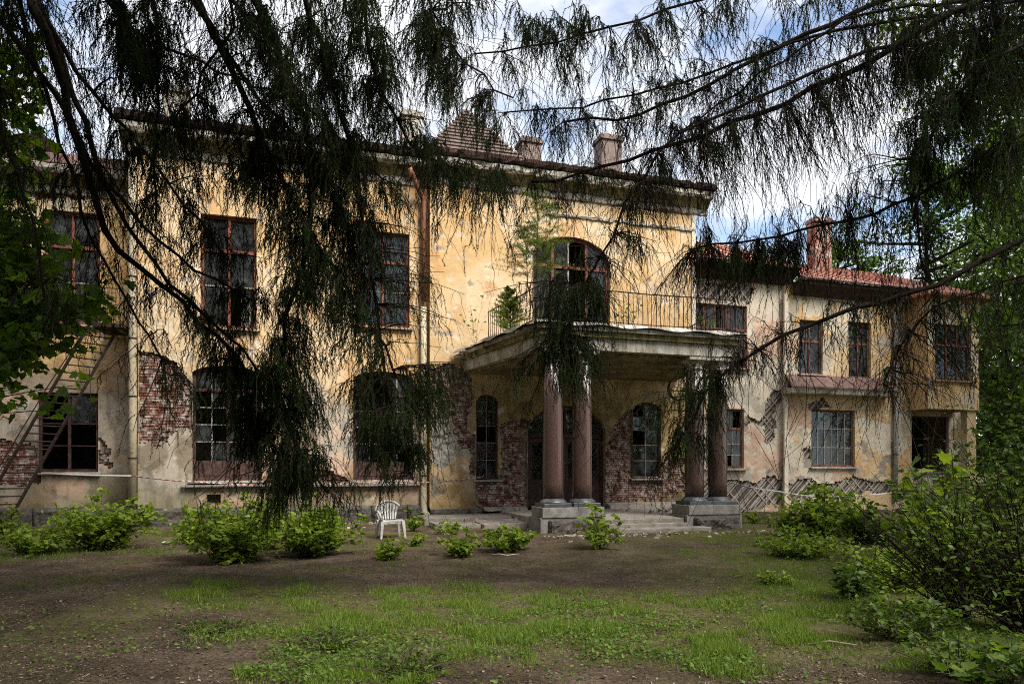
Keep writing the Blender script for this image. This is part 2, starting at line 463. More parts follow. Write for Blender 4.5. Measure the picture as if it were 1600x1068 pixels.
# ================================================================== GROUND
def gz(x, y):
    x = np.asarray(x, float); y = np.asarray(y, float)
    h = (fbm(x * 0.22 + 9, y * 0.22 + 3, 3) - 0.5) * 0.22 + (fbm(x * 1.3, y * 1.3, 3) - 0.5) * 0.06
    fade = sstep(15.0, 17.5, y + 0.0 - 0.29 * x) # calm next to the walls
    return h * (1 - 0.75 * fade) - 0.01

def grass_density(x, y):
    """0..1 cover of grass, from the bright lawn in the middle to bare soil on the path and at the left"""
    x = np.asarray(x, float); y = np.asarray(y, float)
    px = CX + F * x / y + (fbm(x * .7 + 70, y * .7 + 20, 4) - .5) * 420; py = HY + CAMZ * F / y + (fbm(x * .8 + 33, y * .8 + 90, 4) - .5) * 70
    g = fbm(x * 0.55 + 4.0, y * 0.55 + 8.0, 4)
    lawn = sstep(880, 925, py + (px - 900) * -0.06) * (1 - sstep(985, 1060, py - (px - 800) * 0.03))
    lawn = lawn * sstep(560, 760, px) * (1 - 0.35 * sstep(1300, 1450, px))
    left = sstep(905, 935, py) * (1 - sstep(960, 1030, py)) * sstep(120, 260, px) * (1 - sstep(560, 700, px)) * 0.62
    mid = sstep(930, 960, py) * sstep(270, 420, px) * (1 - sstep(640, 720, px)) * 0.75
    edge = sstep(800, 830, py) * (1 - sstep(862, 884, py)) * (1 - sstep(190, 330, px)) * 0.8
    rgt = sstep(795, 822, py) * (1 - sstep(1000, 1060, py)) * sstep(960, 1140, px) * 0.9
    mosaic = np.maximum.reduce([lawn * 0.95, left, mid, edge, rgt])
    return np.clip(sstep(0.34, 0.60, g * 0.55 + mosaic * 0.55 - 0.02) * sstep(0.02, 0.2, mosaic), 0, 1)

def ground_mat():
    m = NT('park soil'); v = m.n('ShaderNodeNewGeometry').outputs['Position']
    soil = m.ramp(m.noise(1.1, 9, 0.7, v), [(0.30, (0.032, 0.023, 0.016)), (0.50, (0.080, 0.058, 0.041)), (0.70, (0.15, 0.112, 0.080))])
    fine = m.ramp(m.noise(26, 8, 0.75, v), [(0.34, (0.28, 0.26, 0.24)), (0.52, (1.0, 1.0, 1.0)), (0.70, (1.9, 1.8, 1.65))])
    soil = m.mix(1.0, soil, fine, 'MULTIPLY')
    at = m.n('ShaderNodeVertexColor', layer_name='Col').outputs['Color']
    sp = m.n('ShaderNodeSeparateColor'); m.l(at, sp.inputs[0])
    moss = m.ramp(m.noise(9, 6, 0.7, v), [(0.3, (0.045, 0.052, 0.012)), (0.7, (0.12, 0.13, 0.028))])
    f = m.n('ShaderNodeMath', operation='MULTIPLY'); m.l(sp.outputs[0], f.inputs[0])
    m.l(m.ramp(m.noise(7, 7, 0.7, v), [(0.38, (0, 0, 0)), (0.56, (1, 1, 1))]), f.inputs[1])
    col = m.mix(f.outputs[0], soil, moss)
    m.surf(col, 0.95, m.bump(m.noise(22, 8, 0.75, v), 0.9, 0.05), 0.1)
    return m.m
M['ground'] = ground_mat()

def build_ground():
    xs = np.concatenate([np.linspace(-400, -22, 14), np.arange(-20, 24, 0.11), np.linspace(26, 400, 14)])
    ys = np.concatenate([np.linspace(-300, 1, 14), np.arange(2.5, 30, 0.11), np.linspace(32, 500, 16)])
    X, Y = np.meshgrid(xs, ys)
    near = (np.abs(X) < 25) & (Y > 2) & (Y < 31)
    Z = np.where(near, gz(X, np.maximum(Y, 1)), -0.01)
    Z = Z + np.where(near, (fbm(X * 5, Y * 5, 3) - 0.5) * 0.06, 0)
    V = np.stack([X, Y, Z], -1).reshape(-1, 3)
    nx, ny = len(xs), len(ys)
    i = (np.arange(ny - 1)[:, None] * nx + np.arange(nx - 1)[None]).ravel()
    Q = np.stack([i, i + 1, i + 1 + nx, i + nx], -1)
    me = mesh_np('ground', V, [Q], M['ground'], True)
    ca = me.color_attributes.new('Col', 'FLOAT_COLOR', 'POINT')
    gd = np.where(near, grass_density(X, np.maximum(Y, 3)), 0.5).ravel()
    gd = np.clip(gd * 0.85 + 0.55 * sstep(.44, .56, fbm(X.ravel() * 0.7, Y.ravel() * 0.7, 5)), 0, 1)
    Yc = np.maximum(Y.ravel(), 3); pyv = HY + CAMZ * F / Yc; pxv = CX + F * X.ravel() / Yc; wob = (fbm(X.ravel() * .6 + 7, Y.ravel() * .6, 4) - .5) * 46
    path = sstep(838, 858, pyv + wob) * (1 - sstep(896, 922, pyv + wob - .012 * (pxv - 800))) * (1 - sstep(900, 1120, pxv))
    dark = sstep(985, 1040, pyv + wob) * .6  # thins the moss to put foreground shade into the ground colour
    gd = gd * (1 - .70 * path) * (1 - dark)
    ca.data.foreach_set('color', np.stack([gd, gd, gd, np.ones_like(gd)], -1).astype(np.float32).ravel())
    link('ground', me, kind='structure')
build_ground()

# ================================================================== MANSION
MAN = empty('abandoned_mansion', (NX * -DIST, NY * -DIST, 0), ANG, label='derelict two-storey ochre mansion with columned portico and crumbling plaster', category='mansion')
def B(): return MB()
# local coordinates inside the mansion: x = s, y = -d, z

D_LW, D_LB, D_BB, D_R1, D_R2, D_OR = -1.0, 0.0, 0.35, -1.0, -0.86, 0.14
sLB0, sLB1 = S(215, D_LB), S(672, D_BB)
sBB0, sBB1 = sLB1, S(1085, D_BB)
sR10, sR11 = sBB1 - 0.6, S(1228, D_R2)
sR20, sR21 = sR11, S(1412, D_R2)
sOR0, sOR1 = S(1450, D_OR), S(1530, D_OR)
sEND = S(1516, D_R1)
sLW0, sLW1 = S(-260, D_LW), sLB0 + 0.3
Z_EAVE, Z_LW, Z_R1, Z_R2 = 11.0, 10.2, 8.9, 8.5

def inpoly(x, y, poly):
    ins = np.zeros(x.shape, bool); n = len(poly)
    for i in range(n):
        x1, y1 = poly[i]; x2, y2 = poly[(i + 1) % n]
        if y1 == y2: continue
        c = ((y1 > y) != (y2 > y)) & (x < (x2 - x1) * (y - y1) / (y2 - y1) + x1)
        ins ^= c
    return ins

BRICK_SPOTS = []        # (s, z, d, wall)
LATHS = []

class Opening:
    def __init__(self, s0, s1, z0, z1, arch=0.0):
        self.s0, self.s1, self.z0, self.z1, self.arch = s0, s1, z0, z1, arch
    def top(self, s):
        """height of the head above s (segmental or round arch)"""
        if self.arch <= 0: return np.full(np.shape(s), self.z1)
        h = self.arch; c = (self.s0 + self.s1) / 2; a = (self.s1 - self.s0) / 2
        k = np.clip(1 - ((s - c) / a) ** 2, 0, 1)
        return self.z1 - h + h * np.sqrt(k)
    def inside(self, s, z):
        return (s > self.s0) & (s < self.s1) & (z > self.z0) & (z < self.top(s))

def OP(px0, px1, py0, py1, d, arch=0.0):
    pc = (px0 + px1) / 2
    return Opening(S(px0, d), S(px1, d), Zp(pc, py1, d), Zp(pc, py0, d), arch)

def facade(s0, s1, z0, z1, d, openings, patches, colfn, cell=0.042, thick=0.09, reveal=0.24, relief=0.012, name='wall', wseed=0.0, rough_fn=None):
    """plaster skin on a grid with real holes: windows, and places where the plaster has come off"""
    def lines(a, b, edges):
        n = max(2, int(round((b - a) / cell)))
        L_ = np.linspace(a, b, n + 1); used = set()
        for e in edges:
            if a < e < b:
                i = int(np.argmin(np.abs(L_ - e)))
                if i in used or i in (0, n): continue
                L_[i] = e; used.add(i)
        return L_
    es = [v for o in openings for v in (o.s0, o.s1)]; ez = [v for o in openings for v in (o.z0, o.z1)]
    sl, zl = lines(s0, s1, es), lines(z0, z1, ez)
    sc_, zc_ = (sl[1:] + sl[:-1]) / 2, (zl[1:] + zl[:-1]) / 2
    CS, CZ = np.meshgrid(sc_, zc_, indexing='ij')
    opn = np.zeros(CS.shape, bool)
    for o in openings: opn |= o.inside(CS, CZ)
    pk = np.zeros(CS.shape, int)
    wx = CS + (fbm(CS * 3.1 + wseed, CZ * 3.1, 4, 0.6) - 0.5) * 0.42
    wz = CZ + (fbm(CS * 3.1 + 40, CZ * 3.1 + wseed, 4, 0.6) - 0.5) * 0.42
    for k, (kind, poly) in enumerate(patches):
        pk[inpoly(wx, wz, poly)] = {'brick': 1, 'lath': 2, 'rough': 3}[kind]
    # small chips
    pk[opn] = 0
    rough = pk == 3
    hole = (pk == 1) | (pk == 2)
    solid = ~opn & ~hole
    SS, ZZ = np.meshgrid(sl, zl, indexing='ij')
    SS = SS.copy(); ZZ = ZZ.copy()
    ns, nz = len(sl), len(zl)
    # pull the stepped arch edge onto the arch
    for o in openings:
        if o.arch > 0:
            tp = o.top(SS); near = (SS > o.s0 - 1e-6) & (SS < o.s1 + 1e-6) & (np.abs(ZZ - tp) < cell * 0.62) & (ZZ > o.z1 - o.arch - cell)
            ZZ[near] = tp[near]
    rel = (fbm(SS * 0.9 + wseed, ZZ * 0.9, 3) - 0.5) * 2 * relief + (fbm(SS * 6 + wseed, ZZ * 6, 3) - 0.5) * relief * 0.8
    rv = np.zeros((ns, nz), bool)
    rv[:-1, :-1] |= rough; rv[1:, :-1] |= rough; rv[:-1, 1:] |= rough; rv[1:, 1:] |= rough
    rid = 1 - np.abs(fbm(SS * 4.2 + 0.3 * ZZ, ZZ * 7.5 + SS, 4, 0.6) * 2 - 1)
    rel = rel + np.where(rv, rid * 0.16 - 0.15, 0)
    cc0 = colfn(SS.ravel(), ZZ.ravel()).reshape(ns, nz, 3)
    chroma = (cc0[..., 0] - cc0[..., 2]) / (cc0[..., 0] + cc0[..., 2])
    rel = rel - 0.017 * (1 - sstep(0.24, 0.36, chroma))
    dd = d + rel
    V = np.stack([SS, -dd, ZZ], -1).reshape(-1, 3)
    idx = np.arange(ns * nz).reshape(ns, nz)
    def quads(mask):
        i, j = np.nonzero(mask)
        return np.stack([idx[i, j], idx[i + 1, j], idx[i + 1, j + 1], idx[i, j + 1]], -1)
    faces = [quads(solid)]
    Vx = [V]; base = len(V)
    # sides of holes
    def sides(A, Bm, depth):
        """vertical strips where a cell of A meets a cell of Bm"""
        nonlocal base
        out = []
        m = A[:-1] & Bm[1:]; i, j = np.nonzero(m); out.append((idx[i + 1, j], idx[i + 1, j + 1]))
        m = Bm[:-1] & A[1:]; i, j = np.nonzero(m); out.append((idx[i + 1, j + 1], idx[i + 1, j]))
        m = A[:, :-1] & Bm[:, 1:]; i, j = np.nonzero(m); out.append((idx[i + 1, j + 1], idx[i, j + 1]))
        m = Bm[:, :-1] & A[:, 1:]; i, j = np.nonzero(m); out.append((idx[i, j + 1], idx[i + 1, j + 1]))
        a = np.concatenate([o[0] for o in out]); b = np.concatenate([o[1] for o in out])
        if not len(a): return
        VA, VB = V[a].copy(), V[b].copy()
        VA2, VB2 = VA.copy(), VB.copy(); VA2[:, 1] = -d + depth; VB2[:, 1] = -d + depth
        n = len(a)
        Vx.append(np.concatenate([VA, VB, VB2, VA2]))
        k = np.arange(n)
        faces.append(np.stack([base + k, base + n + k, base + 2 * n + k, base + 3 * n + k], -1))
        base += 4 * n
    sides(solid, hole, thick + 0.03)
    sides(~opn, opn, reveal)
    VV = np.concatenate(Vx)
    me = mesh_np(name, VV, faces, M['plaster'], True)
    col = colfn(VV[:, 0], VV[:, 2])
    rr = np.zeros(len(VV)); rr[:ns * nz] = rv.ravel()
    col = col * (1 - rr[:, None]) + rr[:, None] * np.array([0.40, 0.37, 0.33]) * (0.75 + 0.5 * fbm(VV[:, 0] * 5, VV[:, 2] * 5, 3))[:, None]
    ca = me.color_attributes.new('Col', 'FLOAT_COLOR', 'POINT')
    ca.data.foreach_set('color', np.concatenate([col, np.ones((len(col), 1))], 1).astype(np.float32).ravel())
    wall = link(name, me, MAN)
    # substrate in the holes
    for kind, mt, nm in ((1, 'mortar', 'mortar_bed'), (2, 'lath_back', 'lath_backing')):
        grow = pk == kind
        if not grow.any(): continue
        g2 = grow.copy()
        g2[1:] |= grow[:-1]; g2[:-1] |= grow[1:]; g2[:, 1:] |= grow[:, :-1]; g2[:, :-1] |= grow[:, 1:]
        g2 &= ~opn
        Vs = V.copy(); Vs[:, 1] = -d + thick + 0.012 + 0.01 * fbm(V[:, 0] * 8, V[:, 2] * 8, 2)
        link(nm, mesh_np(nm, Vs, [quads(g2)], M[mt]), wall)
    def kind_at(s, z):
        i = np.clip(np.searchsorted(sl, s) - 1, 0, ns - 2); j = np.clip(np.searchsorted(zl, z) - 1, 0, nz - 2)
        return np.where(opn[i, j], -1, pk[i, j])
    # bricks
    if (pk == 1).any():
        row = 0; z = z0 + 0.04
        while z < z1:
            off = (0.0 if row % 2 else 0.132) + random.uniform(-0.01, 0.01)
            s = s0 + off
            while s < s1:
                wd = 0.255 if row % 4 < 3 else 0.125
                smp = kind_at(np.array([s - wd * 0.42, s, s + wd * 0.42]), np.array([z, z, z]))
                if (smp == 1).sum() >= 2 and not (smp == -1).any():
                    BRICK_SPOTS.append((s, z, d, wd, wall))
                s += wd + 0.011
            z += 0.0765; row += 1
    # laths
    if (pk == 2).any():
        mb = B()
        for sgn, off, stp, skip in ((1, 0.078, 0.105, .22), (-1, 0.066, 0.30, .45)):
            for c in np.arange(s0 - (z1 - z0), s1 + (z1 - z0), stp):
                c = c + random.uniform(-.04, .04)
                # line s = c + sgn*(z - z0) sampled
                zz = np.arange(z0, z1, 0.03); ss = (c + sgn * (zz - z0)) + 0.01 * np.sin(zz * 7 + c * 3)
                ok = (ss > s0) & (ss < s1)
                k = np.zeros(len(zz), int); k[ok] = kind_at(ss[ok], zz[ok])
                run = (k == 2).astype(int); dlt = np.diff(np.concatenate([[0], run, [0]]))
                for a, b in zip(np.nonzero(dlt == 1)[0], np.nonzero(dlt == -1)[0]):
                    if b - a < 3 or random.random() < skip: continue
                    a_, b_ = (ss[a], zz[a]), (ss[b - 1], zz[b - 1])
                    hw = random.uniform(.018, .028); y = -d + off
                    px_, pz_ = -sgn * hw * 0.7, hw * 0.7
                    v = [(a_[0] - px_, y, a_[1] - pz_), (b_[0] - px_, y, b_[1] - pz_), (b_[0] - px_, y + 0.009, b_[1] - pz_), (a_[0] - px_, y + 0.009, a_[1] - pz_),
                         (a_[0] + px_, y, a_[1] + pz_), (b_[0] + px_, y, b_[1] + pz_), (b_[0] + px_, y + 0.009, b_[1] + pz_), (a_[0] + px_, y + 0.009, a_[1] + pz_)]
                    mb.hexa(v)
        if mb.n: mb.obj('lathing', M['lath'], wall, kind='stuff')
    return wall

OCH, PALE, GREY, LIME, PINK, MOSS, ORNG = map(np.array, [(0.585, 0.395, 0.195), (0.64, 0.485, 0.305), (0.30, 0.275, 0.235), (0.64, 0.575, 0.48), (0.56, 0.37, 0.27), (0.16, 0.145, 0.065), (0.54, 0.30, 0.135)])
def lerp(a, b, t): return a * (1 - t[:, None]) + b * t[:, None]

def make_col(seed, grey_z=None, grey_amt=0.0, lime=0.0, pink=0.0, streak=0.5, low_dirt=1.0, top=11.0, grey_region=None):
    def fn(s, z):
        a = fbm(s * 0.45 + seed, z * 0.45 + seed * 2, 5, 0.55)
        c = np.tile(OCH, (len(s), 1))
        c = lerp(c, PALE, sstep(0.40, 0.62, a))
        b = fbm(s * 1.1 + seed * 3, z * 1.1 + 7, 5, 0.6)
        c = lerp(c, ORNG, 0.55 * sstep(0.58, 0.68, b))
        blot = fbm(s * 2.7 + seed, z * 2.7 + 31, 4, 0.6)
        c = lerp(c, LIME, 0.40 * sstep(0.62, 0.74, blot))
        if lime > 0:
            l = fbm(s * 0.55 + 11 + seed, z * 0.7 + 3, 5, 0.58)
            c = lerp(c, LIME * (0.9 + 0.2 * a[:, None]), np.clip(sstep(0.62 - lime * 0.35, 0.66 - lime * 0.35, l) * 0.92, 0, 1))
            l2 = fbm(s * 0.9 + 21 + seed, z * 0.9 + 13, 5, 0.6)
            c = lerp(c, GREY * 1.35, sstep(0.62 - lime * 0.07, 0.65 - lime * 0.07, l2) * 0.75)
        if pink > 0:
            p = fbm(s * 0.7 + 51 + seed, z * 0.8 + 23, 4, 0.6)
            c = lerp(c, PINK, sstep(0.64 - pink * 0.2, 0.70 - pink * 0.2, p) * 0.8)
        if grey_z is not None:
            g = fbm(s * 0.8 + 5 + seed, z * 0.5 + 41, 5, 0.6)
            m = sstep(grey_z + 0.6, grey_z - 0.6, z + (g - 0.5) * 2.6) * grey_amt
            c = lerp(c, (GREY * 1.15 + 0.10 * PINK) * (.55 + .9 * fbm(s * 1.1 + 8, z * 1.1 + seed, 5, .6)[:, None]), np.clip(m * sstep(0.28, 0.42, fbm(s * 1.4 + seed, z * 1.4, 4) + m * 0.2), 0, 1))
            c = lerp(c, PINK, np.clip(m * sstep(0.52, 0.58, fbm(s * 0.9 + 77, z * 0.9 + seed, 4)) * 0.75, 0, 1))
        if grey_region is not None:
            c = grey_region(s, z, c)
        ck = fbm(s * 1.9 + 61 + seed, z * 1.9 + 17, 6, .62) + .13 * sstep(5.5, 1.0, z) - .05
        c = lerp(c, GREY * .95, sstep(.675, .69, ck) * .9)
        ck = fbm(s * 2.6 + 91 + seed, z * 2.6 + 27, 5, .6)
        c = lerp(c, LIME * .95, sstep(.72, .73, ck) * .9)
        st = fbm(s * 3.5 + seed, z * 0.28 + 9, 4, 0.6)
        c = c * (1 - streak * 0.55 * sstep(0.52, 0.74, st)[:, None] * sstep(top - 9, top, z + 3)[:, None] * np.array([0.55, 0.6, 0.8]))
        d = sstep(1.6, 0.0, z + (fbm(s * 1.5, z * 1.5 + seed, 4) - 0.5) * 1.6) * low_dirt
        c = lerp(c, MOSS, np.clip(d * 0.62, 0, 1))
        low = sstep(6.0, 3.2, z)[:, None] * low_dirt
        mo = fbm(s * 1.25 + 3 * seed, z * .95 + 71, 6, .62); mo2 = fbm(s * 4.5 + seed, z * .55 + 15, 5, .6)
        c = c * (1 - low * np.clip(.62 * sstep(.50, .60, mo) + .40 * sstep(.53, .66, mo2), 0, .68)[:, None] * np.array([.62, .68, .78]))
        return np.clip(c, 0.01, 0.9)
    return fn

def poly(pts, d): return [SZ(x, y, d) for x, y in pts]

# ---- openings
oLB = [OP(313, 401, 337, 512, D_LB), OP(557, 640, 362, 510, D_LB), OP(300, 409, 571, 750, D_LB, 0.28), OP(552, 646, 580, 750, D_LB, 0.28), OP(323, 345, 772, 786, D_LB)]
oBB = [OP(832, 953, 370, 512, D_BB, 0.85), OP(744, 779, 616, 748, D_BB, 0.30), OP(825, 946, 633, 803, D_BB, 0.9), OP(989, 1033, 628, 746, D_BB, 0.30)]
oR1 = [OP(1084, 1168, 475, 573, D_R1), OP(1104, 1163, 638, 731, D_R1)]
oR2 = [OP(1249, 1286, 500, 584, D_R2), OP(1326, 1361, 503, 590, D_R2), OP(1268, 1336, 640, 729, D_R2)]
oLW = [OP(68, 156, 330, 506, D_LW), OP(58, 153, 613, 737, D_LW)]
oOR = [OP(1461, 1518, 507, 594, D_OR)]
oUN = [OP(1425, 1483, 650, 736, D_R1)]
patLB = [('brick', poly([(214, 548), (235, 552), (262, 556), (303, 590), (303, 672), (284, 664), (266, 680), (246, 697), (230, 688), (214, 692)], D_LB)),
         ('brick', poly([(462, 738), (490, 733), (530, 742), (545, 752), (470, 754)], D_LB))]
patBB = [('brick', poly([(675, 572), (700, 562), (716, 574), (734, 588), (739, 630), (730, 664), (746, 686), (746, 745), (736, 742), (733, 702), (716, 688), (703, 655), (682, 650), (675, 610)], D_BB)),
         ('rough', poly([(676, 655), (700, 655), (703, 672), (713, 688), (710, 712), (700, 728), (676, 730)], D_BB)),
         ('brick', poly([(781, 668), (800, 655), (830, 650), (830, 804), (744, 804), (744, 766), (750, 750), (781, 750)], D_BB)),
         ('brick', poly([(943, 700), (960, 668), (976, 646), (992, 640), (992, 748), (1032, 748), (1032, 720), (1050, 712), (1068, 716), (1070, 770), (1040, 782), (1000, 782), (985, 792), (943, 800)], D_BB))]
patR = lambda d: [('lath', poly([(1095, 752), (1150, 748), (1178, 753), (1192, 744), (1212, 743), (1222, 752), (1240, 754), (1262, 744), (1280, 755), (1300, 752), (1345, 744), (1372, 753), (1398, 748), (1402, 772), (1345, 770), (1290, 776), (1220, 784), (1150, 802), (1095, 806)], d)),
        ('lath', poly([(1203, 616), (1222, 608), (1226, 620), (1214, 634), (1209, 648), (1216, 656), (1208, 672), (1210, 684), (1198, 693), (1192, 670), (1178, 658), (1168, 662), (1165, 646), (1184, 655), (1197, 645), (1199, 630)], d)),
        ('lath', poly([(1080, 440), (1166, 440), (1182, 450), (1170, 476), (1140, 470), (1080, 472)], d)),
        ('lath', poly([(1254, 700), (1268, 694), (1270, 718), (1256, 714)], d)),
        ('lath', poly([(1262, 630), (1288, 622), (1300, 634), (1276, 642), (1264, 640)], d))]
patLW = [('brick', poly([(-60, 690), (30, 688), (66, 700), (66, 752), (20, 756), (-60, 758)], D_LW)),
         ('brick', poly([(152, 680), (164, 690), (176, 700), (172, 724), (152, 728)], D_LW)),
         ('brick', poly([(20, 280), (60, 276), (120, 288), (130, 310), (60, 312), (20, 306)], D_LW))]

def region_LB(s, z, c):
    sA = S(300, 0); m = sstep(3.2, 2.6, z + (fbm(s * 2, z * 2, 4) - 0.5) * 0.8) * sstep(sA + 0.5, sA - 0.2, s)
    return lerp(c, GREY * 1.2 + PINK * 0.12, m)
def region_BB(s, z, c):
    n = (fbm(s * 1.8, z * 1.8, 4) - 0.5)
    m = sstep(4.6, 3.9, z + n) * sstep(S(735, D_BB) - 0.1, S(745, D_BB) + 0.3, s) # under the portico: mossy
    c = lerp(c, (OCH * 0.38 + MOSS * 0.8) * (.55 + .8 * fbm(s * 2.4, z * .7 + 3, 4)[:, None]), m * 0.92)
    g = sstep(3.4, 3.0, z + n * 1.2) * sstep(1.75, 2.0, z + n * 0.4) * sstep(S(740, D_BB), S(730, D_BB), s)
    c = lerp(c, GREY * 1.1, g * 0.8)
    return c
wall_LB = facade(sLB0, sLB1 + 0.05, 0.5, 11.0, D_LB, oLB, patLB, make_col(3.0, 3.6, 0.85, streak=0.4, grey_region=region_LB), wseed=1.0)
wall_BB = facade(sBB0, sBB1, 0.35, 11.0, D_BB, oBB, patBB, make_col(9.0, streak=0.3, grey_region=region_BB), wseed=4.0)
wall_R1 = facade(sR10, sR11 + 0.02, 0.0, 9.2, D_R1, oR1, patR(D_R1), make_col(14.0, lime=0.70, pink=0.35, streak=0.3, top=9, low_dirt=0.3), wseed=6.0)
wall_R2 = facade(sR20, sR21 + 0.4, 0.0, 8.8, D_R2, oR2, patR(D_R2), make_col(19.0, lime=0.36, pink=0.2, streak=0.3, top=9, low_dirt=0.3), wseed=8.0)
wall_LW = facade(sLW0, sLW1, 0.5, 10.4, D_LW, oLW, patLW, make_col(23.0, 4.5, 0.9, lime=0.15, streak=0.9, top=10), wseed=10.0, cell=0.05)
wall_OR = facade(sOR0, sOR1, Zp(1450, 638, D_OR), 8.7, D_OR, oOR, [], make_col(27.0, lime=0.16, streak=0.1, low_dirt=0, top=9), wseed=12.0)
wall_UN = facade(sR21 + 0.38, sEND, 0.0, Zp(1450, 638, D_OR) + 0.3, D_R1, oUN, [], make_col(31.0, lime=0.5, streak=0.2), wseed=14.0)

def color_plain(o, col):
    me = o.data
    ca = me.color_attributes.new('Col', 'FLOAT_COLOR', 'POINT')
    ca.data.foreach_set('color', np.tile(np.array([*col, 1.0], np.float32), len(me.vertices)))

# return walls where planes step, oriel sides and floor
zo = Zp(1450, 638, D_OR)
for nm, bx, colr in (('side_wall', (sBB0, sBB0 + 0.02, -D_BB + 0.012, -D_LB + 0.3, 0.4, 11.0), OCH),
                     ('side_wall', (sBB1 - 0.02, sBB1 - 0.002, -D_BB + 0.012, -D_R1 + 2.5, 0.0, 11.0), PALE),
                     ('side_wall', (sLB0 + 0.003, sLB0 + 0.02, -D_LB + 0.02, -D_LW + 2.5, 0.0, 11.0), OCH * 0.8),
                     ('side_wall', (sR20 + 0.002, sR20 + 0.02, -D_R2 + 0.012, -D_R1 + 0.25, 0.0, 8.8), LIME),
                     ('side_wall', (sOR0 + 0.003, sOR0 + 0.02, -D_OR + 0.012, -D_R1 + 0.4, zo, 8.7), OCH),
                     ('side_wall', (sOR1 - 0.02, sOR1 - 0.003, -D_OR + 0.012, -D_R1 + 6, zo, 8.7), OCH),
                     ('side_wall', (sEND - 0.02, sEND - 0.003, -D_R1 + 0.012, -D_R1 + 6, 0, zo), PALE),
                     ('oriel_floor', (sOR0 + 0.01, sOR1 - 0.01, -D_OR + 0.02, -D_R1 + 6, zo + 0.01, zo + 0.1), OCH * 0.6),
                     ('corner_post', (S(1497, D_OR - 0.5), S(1511, D_OR - 0.5), -D_OR + 0.1, -D_OR + 0.38, 0, zo + 0.02), PALE)):
    o = B().box(*bx).obj(nm, M['plaster'], MAN); color_plain(o, colr)

# closed dark interior
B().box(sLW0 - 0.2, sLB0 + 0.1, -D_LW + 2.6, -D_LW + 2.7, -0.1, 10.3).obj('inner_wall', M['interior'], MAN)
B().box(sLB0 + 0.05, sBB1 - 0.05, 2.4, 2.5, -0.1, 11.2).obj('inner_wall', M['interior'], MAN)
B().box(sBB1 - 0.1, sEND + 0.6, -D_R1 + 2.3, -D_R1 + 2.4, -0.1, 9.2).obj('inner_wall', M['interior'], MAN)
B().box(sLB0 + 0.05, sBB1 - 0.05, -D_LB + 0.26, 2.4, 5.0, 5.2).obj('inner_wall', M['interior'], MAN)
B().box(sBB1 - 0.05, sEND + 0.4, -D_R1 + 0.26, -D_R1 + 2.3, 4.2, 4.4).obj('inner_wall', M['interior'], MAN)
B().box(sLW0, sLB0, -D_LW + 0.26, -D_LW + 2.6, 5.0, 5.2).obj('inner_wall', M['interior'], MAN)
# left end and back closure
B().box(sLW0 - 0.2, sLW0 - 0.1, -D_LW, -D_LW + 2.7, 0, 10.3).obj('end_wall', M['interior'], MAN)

# ---- bricks
random.shuffle(BRICK_SPOTS)
vis = sorted(BRICK_SPOTS, key=lambda b: -(b[3]) / (21.0 - 0.28 * b[0]))[:]
brick_me = {}
for wd in (0.255, 0.125):
    brick_me[wd] = []
    for k in range(7):
        hw, hh, dp = wd / 2 * random.uniform(0.95, 1.0), 0.033 * random.uniform(0.9, 1.03), 0.055
        j = lambda a: random.uniform(-a, a)
        f = [(-hw, -hh), (hw, -hh), (hw, hh), (-hw, hh)]
        outer = [(x + j(0.004), 0.035, z + j(0.003)) for x, z in f]
        mid = [(x + j(0.005), 0.006, z + j(0.004)) for x, z in f]
        inner = [(x * 0.90 + j(0.006), j(0.004), z * 0.72 + j(0.004)) for x, z in f]
        v = outer + mid + inner
        q = [(0, 1, 5, 4), (1, 2, 6, 5), (2, 3, 7, 6), (3, 0, 4, 7), (4, 5, 9, 8), (5, 6, 10, 9), (6, 7, 11, 10), (7, 4, 8, 11), (8, 9, 10, 11)]
        brick_me[wd].append((MB().add(v, q).mesh('brick', M['brick']), np.array(v), np.array(q)))
rest = {}
nb = 0
for s, z, d, wd, wall in vis:
    me, v, q = random.choice(brick_me[wd])
    yy = -d + 0.062 + random.choice([0, 0, 0, 0.004, 0.012, 0.03])
    if nb < 300 and wall in (wall_LB, wall_BB):
        o = link('brick', me, wall); o.location = (s, yy, z); o.rotation_euler = (0, random.uniform(-.015, .015), random.uniform(-.03, .03)); nb += 1
    else:
        rest.setdefault(wall.name, (wall, B()))[1].add(v + np.array([s, yy, z]), q)
for wn, (wall, mb) in rest.items():
    mb.obj('brickwork', M['brick'], wall, kind='stuff')

